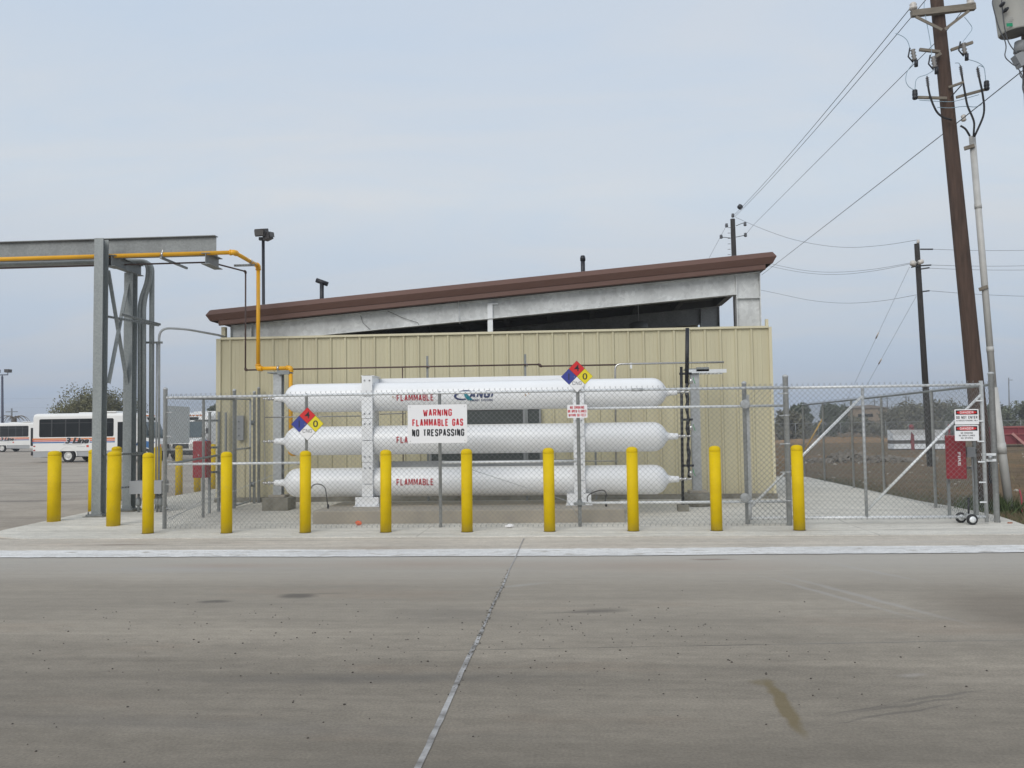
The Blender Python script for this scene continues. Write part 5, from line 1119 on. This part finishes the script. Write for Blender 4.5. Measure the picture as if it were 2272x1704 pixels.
# ---------------------------------------------------------------- minibuses
bw = M('bus white', (.78, .78, .76), .35, 0, .03, .8); bg_ = M('bus grey skirt', (.36, .37, .38), .45, 0, .05, 1)
glass = M('dark tinted glass', (.010, .012, .013), .15, 0, .3, 1.2, spec=.2); gl2 = M('windscreen glass', (.06, .085, .095), .1, 0, .2, 1.5, spec=.7)
s_or, s_rd, s_bl = M('orange stripe', (.66, .20, .045), .5), M('red stripe', (.58, .055, .03), .5), M('blue stripe', (.03, .14, .36), .5)
rim = M('wheel rim', (.60, .60, .58), .4, .1, .1, 5); lred = M('red lamp lens', (.35, .015, .015), .3); lamb = M('amber lamp lens', (.65, .18, .02), .3)
def bus_tree():
    t = thing('minibus', (0, 0, 0), 'bus', 'bus', 'white striped minibuses')
    W_ = 1.15                                    # heading +x; rear at x = 0, door side faces -y
    def section(x, top=2.84, hw=W_, bot=.66, rr=.2):
        P_ = []
        for k in range(6): a = R(90*k/5); P_.append((x, -hw+rr-rr*math.cos(a)+.0, top-rr+rr*math.sin(a)))
        for k in range(6): a = R(90-90*k/5); P_.append((x, hw-rr+rr*math.cos(a), top-rr+rr*math.sin(a)))
        return [(x, -hw, bot)] + P_ + [(x, hw, bot)]
    secs = [section(-.0, 2.72, W_-.08, .66), section(.06, 2.81, W_-.02, .66), section(.2), section(5.75), section(5.9, 2.80), section(6.45, 2.62, W_-.1, 1.35), section(6.62, 2.3, W_-.16, 1.35, .15)]
    m = MB(); n_ = len(secs[0])
    for s_ in secs: m.v += [V(p) for p in s_]
    for i in range(len(secs)-1):
        for j in range(n_): m.f.append((i*n_+j, i*n_+(j+1) % n_, (i+1)*n_+(j+1) % n_, (i+1)*n_+j)); m.sm.append(False)
    m.f.append(tuple(range(n_))); m.sm.append(False); m.f.append(tuple((len(secs)-1)*n_+j for j in reversed(range(n_)))); m.sm.append(False)
    m.build('body', bw, t)
    # cab and nose
    nose = [(5.76, 1.40), (5.76, .55), (7.55, .55), (7.62, .95), (7.5, 1.18), (6.75, 1.38)]
    m = MB().prism([(x, -.98, z) for x, z in nose], (0, 1.96, 0)); m.build('cab', bw, t, .05)
    m = MB().poly([(6.64, -.86, 2.28), (6.64, .86, 2.28), (6.98, .92, 1.37), (6.98, -.92, 1.37)]).poly([(5.95, -1.0, 1.42), (6.95, -.93, 1.38), (6.62, -.88, 2.2), (5.95, -1.0, 2.2)]).poly([(5.95, 1.0, 1.42), (6.95, .93, 1.38), (6.62, .88, 2.2), (5.95, 1.0, 2.2)])
    m.build('windscreen', gl2, t)
    m = MB().box(7.585, 7.63, -.55, .55, .72, .98).box(7.55, 7.70, -1.0, 1.0, .42, .60); m.build('grille', dark, t)
    for s_ in (-1, 1):
        MB().box(7.57, 7.625, s_*.78-.14, s_*.78+.14, .78, .98).build('headlight', porc, t); MB().box(7.56, 7.62, s_*.94-.05, s_*.94+.05, .78, .98).build('turn_signal', lamb, t)
        MB().obox((6.75, s_*1.22, 1.72), (.04, 0, 0), (0, .10, 0), (0, 0, .16)).beam((6.8, s_*.98, 1.5), (6.76, s_*1.2, 1.6), .03, .03).build('mirror', black, t)
    for yy in (-.5, -.25, 0, .25, .5): MB().box(6.36, 6.5, yy-.05, yy+.05, 2.62, 2.69).build('marker_lamp', lamb, t)
    MB().box(6.35, 6.60, -.4, .4, 2.38, 2.55).build('route_display', glass, t)
    # skirts with wheel arches
    for s_ in (-1, 1):
        y = s_*(W_-.03)
        m = MB()
        def arch(x0, x1, cx, r_, z0=.30, z1=.659):
            P_ = [(x0, y, z1), (x0, y, z0)]
            P_ += [(cx-r_*math.cos(R(a)), y, max(z0, .36+r_*math.sin(R(a))*.95)) for a in range(0, 181, 15)] + [(x1, y, z0), (x1, y, z1)]
            return [(p[0], p[1], min(p[2], z1-.001)) if 1 < i < len(P_)-2 else p for i, p in enumerate(P_)]
        P_ = arch(.05, 5.06, 2.15, .52); m.prism(P_, (0, -s_*.05, 0)); m.build('skirt', bg_, t)
        m = MB(); pr = [(2.15-.56*math.cos(R(a)), y+s_*.012, .36+.56*math.sin(R(a))) for a in range(0, 181, 12)]
        for a_, b_ in zip(pr, pr[1:]): m.beam(a_, b_, .05, .07, (0, 1, 0))
        m.build('wheel_arch', bw, t)
        for wx in (2.15, 6.75):
            o = MB().lathe([(.2, -.03), (.24, -.11), (.34, -.115), (.375, -.07), (.375, .07), (.34, .115), (.24, .11), (.2, .03)], (wx, s_*(W_-.16), .375), (0, 1, 0), 28).build('wheel', rubber, t)
            MB().lathe([(.05, s_*.09), (.12, s_*.08), (.16, s_*.04), (.21, s_*.10), (.235, s_*.118), (.235, s_*.05)], (wx, s_*(W_-.16), .375), (0, 1, 0), 24).build('rim', rim, o)
        # windows
        yo = s_*(W_+.004)
        def rr(x0, x1, z0, z1, y_, r_=.09):
            P_ = []
            for (cx, cz, a0) in ((x1-r_, z1-r_, 0), (x0+r_, z1-r_, 90), (x0+r_, z0+r_, 180), (x1-r_, z0+r_, 270)):
                for k in range(4): a = R(a0+k*30); P_.append((cx+r_*math.cos(a), y_, cz+r_*math.sin(a)))
            return P_
        o = MB().prism(rr(.42, 4.90, 1.47, 2.52, yo), (0, -s_*.02, 0)).build('window_band', glass, t)
        m = MB()
        for x in (1.18, 2.02, 2.84, 3.60, 4.3): m.box(x-.03, x+.03, yo+s_*.001, yo+s_*.008, 1.5, 2.5)
        m.box(.5, 4.85, yo+s_*.001, yo+s_*.006, 2.27, 2.30)
        m.build('window_frame', M('window frame grey', (.03, .032, .034), .5), o)
        yo = s_*(W_+.003)
        for nm, z0, z1, mt in (('stripe', 1.315, 1.405, s_or), ('stripe', 1.225, 1.29, s_rd), ('stripe', 1.125, 1.195, s_bl)):
            MB().box(.02, 4.98, min(yo, yo-s_*.01), max(yo, yo-s_*.01), z0, z1).build(nm, mt, t)
        for pts, mt in (([(5.9, 1.0), (6.9, .78), (7.3, 1.1), (6.6, 1.2)], s_bl), ([(5.9, 1.1), (6.5, 1.22), (5.9, 1.3)], s_rd)):
            MB().poly([(x, s_*.986, z) for x, z in pts]).build('stripe', mt, t)
        rx = V((1, 0, 0)) if s_ < 0 else V((-1, 0, 0))
        m = MB(); put_text(m, '3 Line', (2.72, s_*(W_+.009), 1.26), rx, (0, 0, 1), 1.54, .41, .07, .3); m.build('lettering', white_s, t)
        m = MB(); put_text(m, '3 Line', (2.72, s_*(W_+.014), 1.26), rx, (0, 0, 1), 1.46, .35, .04, .3, smear=.035)
        m.build('lettering', black_t, t)
        for x, wd, z in ((2.6, 1.5, 1.06), (2.45, 1.1, 1.005), (2.95, .5, .89)): MB().box(x-wd/2, x+wd/2, min(s_*(W_+.001), s_*(W_+.003)), max(s_*(W_+.001), s_*(W_+.003)), z, z+.022).build('small_print', M('faint print', (.38, .38, .39), .6), t)
        MB().box(3.28, 3.42, min(s_*(W_+.001), s_*(W_+.004)), max(s_*(W_+.001), s_*(W_+.004)), .87, .99).build('sticker', s_rd, t)
    # door on the right side
    o = MB().box(5.05, 5.70, -W_-.012, -W_-.001, .38, 2.42).build('door', bw, t); MB().box(5.14, 5.62, -W_-.016, -W_-.0125, .55, 2.30).build('pane', glass, o)
    MB().box(5.02, 5.74, -W_-.02, -W_+.3, .30, .37).build('step', porc, t)
    MB().box(2.4, 3.5, -.5, .5, 2.842, 2.90).build('roof_hatch', bw, t, .02); MB().box(4.2, 5.0, -W_+.06, W_-.06, 2.842, 2.93).build('roof_unit', bw, t, .03)
    MB().box(-.12, .02, -1.1, 1.1, .42, .64).build('bumper', black, t, .04)
    for z in (.95, .72):
        for s_ in (-1, 1): MB().box(.08, .20, min(s_*(W_+.004), s_*(W_-.02)), max(s_*(W_+.004), s_*(W_-.02)), z-.03, z+.035).build('tail_lamp', lred, t)
    MB().box(.3, 6.9, -.8, .8, .3, .66).build('chassis', dark, t)
    return t
bus = bus_tree()
def put_bus(o, x, y, rz, lb): o.location = (x, y, -.004); o.rotation_euler = (0, 0, R(rz)); o['label'] = lb
b2, b3, b4 = copy_tree(bus), copy_tree(bus), copy_tree(bus)
put_bus(bus, -31.45, 49.1, 0, 'white striped minibus parked broadside behind the pipe rack columns')
p = gd(6, 1003); put_bus(b2, p.x-2.2, p.y+1.1, -1, 'white striped minibus cut off by the left edge of the picture')
p = gd(428, 1021); put_bus(b3, p.x+1.2, p.y+6.9, -103, 'white minibus facing the viewer, seen through the left fence')
p = gd(478, 1015); put_bus(b4, p.x+1.6, p.y+8.5, -112, 'white minibus half hidden by the tan shelter corner')

# ---------------------------------------------------------------- trees and bushes
def leafmat(nm, c, v=.45): return M(nm, c, .8, 0, v, .9, tint=tuple(x*.75 for x in c))
lm_o = leafmat('olive brown leaves', (.155, .15, .07)); lm_g = leafmat('dark green leaves', (.10, .125, .08)); lm_b = leafmat('haze-tinted brush leaves', (.165, .16, .11)); lm_d = leafmat('dark brush leaves', (.12, .135, .088))  # green and brush leaf colours lightened with painted distance haze
bark = M('bark', (.07, .055, .042), .95, 0, .3, 6)
def tree(name, x, y, w_, h_, n_, mat, label, cat, group, seed, leaf=.16, base_z=-.05, spread=.5, lowcut=.05, blobs=12):
    random.seed(seed); t = thing(name, (x, y, base_z), label, cat, group)
    bl = []
    for i in range(blobs):
        a = random.uniform(0, 6.283); rr_ = random.uniform(.1, .82)*w_/2; zz = h_*(lowcut+.12+random.random()**.8*(.78-lowcut)); k_ = 1-.55*max(0, zz/h_-.45)/.55
        bl.append((V((rr_*k_*math.cos(a), rr_*k_*math.sin(a)*.8, zz)), random.uniform(.16, .27)*min(w_*.62, h_*1.25)))
    m = MB().tube([(0, 0, 0), (random.uniform(-.1, .1), 0, h_*.25), (random.uniform(-.2, .2), 0, h_*.55)], [.05*h_*.5, .04*h_*.5, .02*h_*.5], 8)
    for c, r_ in bl[:7]: m.tube([(0, 0, h_*.18), (c.x*.4, c.y*.4, c.z*.6), c+V((0, 0, r_*.2))], [.022*h_*.5, .015*h_*.5, .004*h_], 5)
    for v_ in m.v: v_ += V((x, y, base_z))
    m.build('trunk', bark, t)
    m = MB()
    for i in range(n_):
        c, r_ = random.choice(bl); d = V((random.gauss(0, 1), random.gauss(0, 1), random.gauss(0, 1))).normalized()*(r_*random.random()**.4*random.choice((1, 1, 1.18)))
        p = c+V((d.x, d.y, d.z*.85)); 
        if p.z < h_*lowcut: continue
        s_ = leaf*random.uniform(.6, 1.35); a_ = V((random.gauss(0, 1), random.gauss(0, 1), random.gauss(0, .7))).normalized(); b_ = a_.cross(V((random.gauss(0, 1), random.gauss(0, 1), random.gauss(0, 1)))).normalized()
        p = p+V((x, y, base_z)); m.poly([p-a_*s_, p+b_*s_*.55, p+a_*s_, p-b_*s_*.55])
    m.build('crown', mat, t)
    return t
def tree_px(name, xl, xr, ytop, ybase, Y, *a, **k):
    p0, p1 = at(xl, ybase, Y), at(xr, ybase, Y); zt = at((xl+xr)/2, ytop, Y).z
    return tree(name, (p0.x+p1.x)/2, Y, p1.x-p0.x, zt+.05, *a, **k)
tree_px('tree', 100, 350, 874, 968, 68, 45000, lm_o, 'olive brown bushy tree rising behind the broadside minibus', 'tree', 'background trees', 31, leaf=.085, blobs=55, lowcut=.02)
tree_px('tree', 458, 492, 893, 965, 62, 800, lm_g, 'small dark green tree above the minibuses beside the shelter corner', 'tree', 'background trees', 5, leaf=.2, lowcut=.55)
random.seed(1)
tree_px('tree', 1742, 1812, 894, 950, 112, 6000, lm_g, 'dark green round tree just right of the tan shelter', 'tree', 'background trees', 6, leaf=.17, blobs=26)
tree_px('tree', 1800, 1900, 897, 950, 110, 7000, lm_g, 'wider dark green tree left of the far tan building', 'tree', 'background trees', 7, leaf=.17, blobs=30)
spots = [(1955, 2030, 906, 122, lm_b, 'dusty low brush right of the far tan building'), (1985, 2075, 892, 118, lm_b, 'tall dusty brush behind the slim field pole'), (2040, 2140, 893, 120, lm_b, 'broad dusty brush behind the danger signs'),
         (2110, 2190, 902, 116, lm_d, 'dark brush behind the leaning brown pole'), (2165, 2245, 898, 114, lm_d, 'dark brush behind the white riser conduit'), (2215, 2330, 894, 108, lm_d, 'dark leafy brush at the right edge of the picture'),
         (1875, 1950, 926, 118, lm_b, 'low dusty brush in front of the far tan building'), (1730, 1790, 912, 100, lm_b, 'low brush at the right corner of the tan shelter'), (2250, 2420, 900, 112, lm_d, 'dark brush running out of the right edge')]
for i, (xl, xr, yt, Y, mt, lb) in enumerate(spots):
    tree_px('bush', xl-22, xr+22, yt+2, 955, Y, 6000, mt, lb, 'bush', 'far brush', 40+i, leaf=.17, lowcut=0, blobs=34)

# ---------------------------------------------------------------- far things on the right
fb = thing('far_building', at(1925, 945, 145), 'distant low tan building between trees beyond the field', 'building')
a, b = at(1890, 947, 145), at(1968, 905, 145); a.z = -.05
MB().box(a.x, b.x, 145, 157, a.z, b.z).build('wall', M('far tan wall', (.30, .23, .165), .8, 0, .08, .3), fb)
MB().prism([(a.x-.4, 144.7, b.z), (b.x+.4, 144.7, b.z), ((a.x+b.x)/2, 144.7, b.z+.55)], (0, 12.6, 0)).build('roof', M('far roof', (.24, .20, .17), .7, 0, .08, .3), fb)
w0, w1 = at(1904, 923, 144.9), at(1937, 918, 144.9); MB().box(w0.x, w1.x, 144.9, 144.98, w0.z-.15, w1.z).build('window', glass, fb)
for pxx, yt, yb_, lb in ((2240, 838, 950, 'thin distant mast right of the white riser'), (1970, 878, 940, 'distant pole behind the gate mesh near the building'), (2012, 876, 935, 'distant pole left of the slim field pole'), (1942, 886, 935, 'distant pole above the far building')):
    p0, p1 = at(pxx, yb_, 150), at(pxx-2, yt, 150); p0.z = -.1
    o = MB().tube([p0, p1], [.13, .09], 6); o.beam(p1+V((-.5 if pxx != 2240 else 0, 0, -.4)), p1+V((.6, 0, -.4)), .08, .1)
    tag(o.build('far_pole', M('far pole grey', (.16, .17, .18), .8)), lb, 'pole', 'distant poles')
# wire fence at the end of the field
far = thing('far_fence', at(2000, 945, 96), 'distant wire fence along the far end of the dirt field', 'fence')
zf = at(2000, 942, 96).z
MB().tube([(at(1715, 944, 96).x, 96, 1.75), (at(2420, 937, 96).x, 96, 1.75)], .03, 6).build('rail', galv_d, far)
chain((at(1715, 944, 96).x, 96.1), (at(2420, 937, 96).x, 96.1), 0, 1.75, pitch=.7, r_=.012, barb=False).build('wire_mesh', wire_m, far)
for i in range(14):
    x = at(1715+i*50, 944, 96).x; MB().tube([(x, 96, -.1), (x, 96, 1.8)], .04, 6).build('post', galv_d, far)
# mound and rubble
def heap(nm, x, y, rx, ry, h_, mat, seed, n_=26, k_=9, rough=.25):
    random.seed(seed); m = MB(); vs_ = []
    for i in range(k_+1):
        t_ = i/k_
        for j in range(n_):
            a = 2*math.pi*j/n_; r_ = t_*(1+random.uniform(-rough, rough)*.4); vs_.append((x+rx*r_*math.cos(a), y+ry*r_*math.sin(a), -.08+h_*(1-t_**1.6)*(1+random.uniform(-rough, rough))*(1 if i < k_ else 0)))
    m.raw(vs_, [(i*n_+j, (i+1)*n_+j, (i+1)*n_+(j+1) % n_, i*n_+(j+1) % n_) for i in range(k_) for j in range(n_)], False)
    m.poly([V(vs_[j]) for j in range(n_)]); return m.build(nm, mat)
p = gd(2035, 958); struct(heap('dirt_mound', p.x, 88, 7.5, 3.5, 1.35, M('orange dirt', (.23, .145, .075), .95, 0, .25, 1.2, bump=.5, bscale=6), 2))
struct(heap('dirt_mound', at(1870, 950, 80).x, 80, 9, 3, .45, bpy.data.materials['orange dirt'], 6))
rub = M('rubble', (.20, .175, .145), .95, 0, .4, 4, bump=.6, bscale=8)
c = gd(1895, 1022, -.05)
o = heap('rubble_pile', c.x-.2, c.y, 1.5, .8, .34, rub, 3, rough=.7)
tag(o, 'grey heap of broken rubble lying in the dirt field behind the gate', 'rubble')
c = gd(1945, 1020, -.05); o = heap('rubble_pile', c.x+.3, c.y-.3, 1.3, .6, .17, rub, 4, rough=.8); tag(o, 'lower flat rubble heap right of the bigger one in the field', 'rubble')
random.seed(12); m = MB()
for i in range(130):
    x, y = random.gauss(at(1900, 1020, 39).x, 1.5), random.gauss(38.6, .8); s_ = random.uniform(.04, .16)
    ax = [V((random.gauss(0, 1), random.gauss(0, 1), random.gauss(0, 1))).normalized() for _ in range(2)]; ez = ax[0].cross(ax[1]).normalized(); ey_ = ez.cross(ax[0])
    d = math.hypot((x-at(1895, 1020, 39).x)/1.6, (y-38.6)/.9); m.obox((x, y, -.02+max(0, .3*(1-d))), ax[0]*s_, ey_*s_*.6, ez*s_*.35)
tag(m.build('rubble_chunks', rub), kind='stuff', label='loose chunks of broken concrete and sticks around the rubble heaps', cat='rubble')
# silver panels on red frames
silv = M('silver sheet metal', (.80, .84, .88), .45, 0, .12, 1.5); redf = M('red oxide steel', (.22, .03, .04), .6, 0, .2, 2)
PYs = 55.0
for i, (xl, xr) in enumerate(((1984, 2020), (2029, 2055), (2074, 2101))):
    t = thing('silver_bin', at((xl+xr)/2, 990, PYs), ('leftmost silver sheet metal bin in the field', 'middle silver sheet metal bin left of the slim field pole', 'silver sheet metal bin right of the slim field pole')[i], 'metal bin', 'silver bins in the field')
    a, b = at(xl, 988, PYs), at(xr, 953, PYs); zt, zm_, zb2, zb3 = b.z, at(xl, 977, PYs).z, at(xl, 985, PYs).z, at(xl, 996, PYs).z
    m = MB()
    pr = [(-.18, zt), (-.02, zt-.35), (.02, zm_)]
    for (o0, za), (o1, zb4) in zip(pr, pr[1:]): m.poly([(a.x+o0-.1, PYs+o0, za), (b.x+.0, PYs+o0, za), (b.x, PYs+o1, zb4), (a.x+o1, PYs+o1, zb4)])
    m.box(a.x, b.x, PYs+.03, PYs+1.1, zm_, zt-.02); m.build('upper_panel', silv, t)
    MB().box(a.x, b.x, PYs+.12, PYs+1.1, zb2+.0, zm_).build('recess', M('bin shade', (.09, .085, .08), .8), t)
    MB().box(a.x, b.x, PYs, PYs+1.1, zb3, zb2).build('lower_panel', silv, t)
    MB().box(b.x+.01, b.x+.2, PYs-.02, PYs+.3, -.05, zt+.05).lathe([(.1, 0), (.16, .08), (.14, .2), (.0, .28)], (b.x+.1, PYs+.1, zt+.05), n=8).build('post', redf, t)
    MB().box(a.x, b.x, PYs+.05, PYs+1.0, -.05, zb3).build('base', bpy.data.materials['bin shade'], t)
rb = thing('red_container', at(2250, 985, 60), 'long dark red open container with a slanting prop at the right edge', 'container')
a, b = at(2208, 990, 60), at(2420, 945, 60)
MB().box(a.x, b.x, 60, 62.2, .12, b.z).build('body', redf, rb); MB().box(a.x-.05, b.x, 59.9, 59.999, b.z-.05, b.z+.05).box(a.x-.05, b.x, 59.9, 59.999, .75, .82).build('rim', M('faded red steel', (.33, .09, .09), .6, 0, .15, 2), rb)
MB().beam(at(2246, 962, 59.7), at(2278, 990, 59.6), .16, .1, (0, 1, 0)).build('prop', M('pink faded steel', (.42, .20, .18), .7, 0, .15, 3), rb)
m = MB()
for i in range(7): x = a.x+.4+i*1.1; m.box(x-.05, x+.05, 59.93, 59.999, .12, b.z-.06)
m.build('stiffener', redf, rb)
m = MB(); 
for x in (a.x+.4, a.x+3.5): m.box(x-.2, x+.2, 60.2, 62, -.05, .12)
m.build('skid', dark, rb)

# ---------------------------------------------------------------- far things on the left
lpole = thing('lamp_post', at(5, 990, 85), 'tall dark lamp post with box heads at the left edge', 'lamp post')
p = at(5, 835, 85); MB().tube([V((at(6, 990, 85).x, 85, -.05)), p], [.14, .10], 10).build('pole', M('dark blue grey paint', (.045, .055, .09), .6), lpole)
for dx in (-.62, .62): 
    c = p+V((dx, 0, .55)); MB().box(c.x-.24, c.x+.24, 84.7, 85.3, c.z-.16, c.z+.17).build('lamp_head', fm, lpole, .03)
MB().tube([p+V((-.6, 0, .15)), p+V((.6, 0, .15))], .05, 8).tube([p+V((-.6, 0, .15)), p+V((-.6, 0, .4))], .04, 8).tube([p+V((.6, 0, .15)), p+V((.6, 0, .4))], .04, 8).tube([p, p+V((0, 0, .2))], .05, 8).build('arm', bpy.data.materials['dark blue grey paint'], lpole)
p0, p1 = at(26, 965, 120), at(26, 906, 120); p0.z = -.1
tag(MB().tube([p0, p1], [.16, .11], 8).beam(p1+V((-.9, 0, -.5)), p1+V((.9, 0, -.5)), .1, .12).build('far_pole', bpy.data.materials['far pole grey']), 'distant grey pole above the cut off minibus', 'pole', 'distant poles')
# drooping bare palm
pl_ = thing('dead_palm', at(32, 960, 95), 'dead drooping palm beyond the cut off minibus', 'tree')
c = at(32, 928, 95); MB().tube([(c.x, 95, -.05), c], [.3, .26], 8).build('trunk', bark, pl_)
random.seed(6); m = MB()
for i in range(22):
    a = random.uniform(-.6, 3.5); L_ = random.uniform(.6, 2.0); d = V((math.cos(a)*1.0, random.uniform(-.5, .5), 0)); pr = [c+d*(L_*t_)+V((0, 0, .55*math.sin(t_*2.2)*L_*.6-1.0*t_*t_*L_*.55)) for t_ in (0, .25, .5, .75, 1)]
    m.tube(pr, [.05, .05, .04, .03, .015], 4)
m.build('frond', M('dry frond', (.16, .13, .10), .9, 0, .3, 4), pl_)
for i, (ya, yb_) in enumerate(((883, 872), (903, 893), (921, 918))):
    wire([at(-60, ya+2, 110), at(480, yb_, 110)], .012, ('highest faint', 'middle faint', 'lowest faint')[i]+' distant wire crossing the sky behind the minibuses', M('faint wire', (.26, .29, .33), .6), sag=.2)

# ---------------------------------------------------------------- dry grass and weeds at the slab edge
random.seed(21)
def blades(nm, n_, gen, mat, label, hmax):
    m = MB()
    for i in range(n_):
        x, y = gen(); z = -.05; h_ = random.uniform(.3, 1)*hmax; a = random.uniform(0, 6.28); w_ = h_*.05+.003
        l_ = V((math.cos(a), math.sin(a), 0)); q = V((x, y, z)); tip = q+V((random.gauss(0, .45)*h_, random.gauss(0, .45)*h_, h_)); m.poly([q-l_*w_, q+l_*w_, tip])
    return tag(m.build(nm, mat), kind='stuff', label=label, cat='grass')
dry = M('dry grass', (.17, .14, .08), .9, 0, .4, 2); grn = M('weed green', (.07, .10, .035), .9, 0, .4, 3)
def g1_():
    y = 14.6+abs(random.gauss(0, 1))*5; return 7.15+abs(random.gauss(0, 1))*1.6, y
blades('dry_grass', 6000, g1_, dry, 'sparse dry grass on the dirt right of the fence', .09)
blades('dry_grass', 16000, lambda: (random.uniform(7.2, 42), 18+random.random()**1.6*70), dry, 'thin dry grass spread over the dirt field', .16)
blades('weeds', 1500, lambda: (random.gauss(7.62, .22), random.gauss(16.7, .22)), grn, 'green weeds at the foot of the leaning wooden pole and riser', .32)
random.seed(22)
blades('weeds', 2500, lambda: (7.1+abs(random.gauss(0, .5)), random.uniform(14.6, 27)), grn, 'short green weeds along the slab edge by the right fence', .08)
random.seed(23); m = MB()
for i in range(160):
    y = random.uniform(14.5, 50); x = random.uniform(7.2, 9+y*.35); s_ = random.uniform(.012, .05)*(1+y*.015); m.lathe([(s_, 0), (s_*.9, s_*.5), (s_*.4, s_*.8)], (x, y, -.055), n=6)
tag(m.build('stones', M('pale stones', (.42, .39, .34), .9, 0, .3, 3)), kind='stuff', label='pale stones and scraps scattered over the dirt field', cat='stones')

# ---------------------------------------------------------------- hazy air
hz = bpy.data.materials.new('hazy air'); hz.use_nodes = True; t = hz.node_tree; t.nodes.clear()
o_ = t.nodes.new('ShaderNodeOutputMaterial'); pv = t.nodes.new('ShaderNodeVolumePrincipled')
pv.inputs['Color'].default_value = (.93, .95, .98, 1); pv.inputs['Density'].default_value = .0012; pv.inputs['Anisotropy'].default_value = .2
t.links.new(pv.outputs[0], o_.inputs['Volume'])
tag(MB().box(-905, 905, -65, 1205, -1.1, 14).build('haze', hz), kind='stuff', label='thin pale haze in the air over the whole yard', cat='haze')
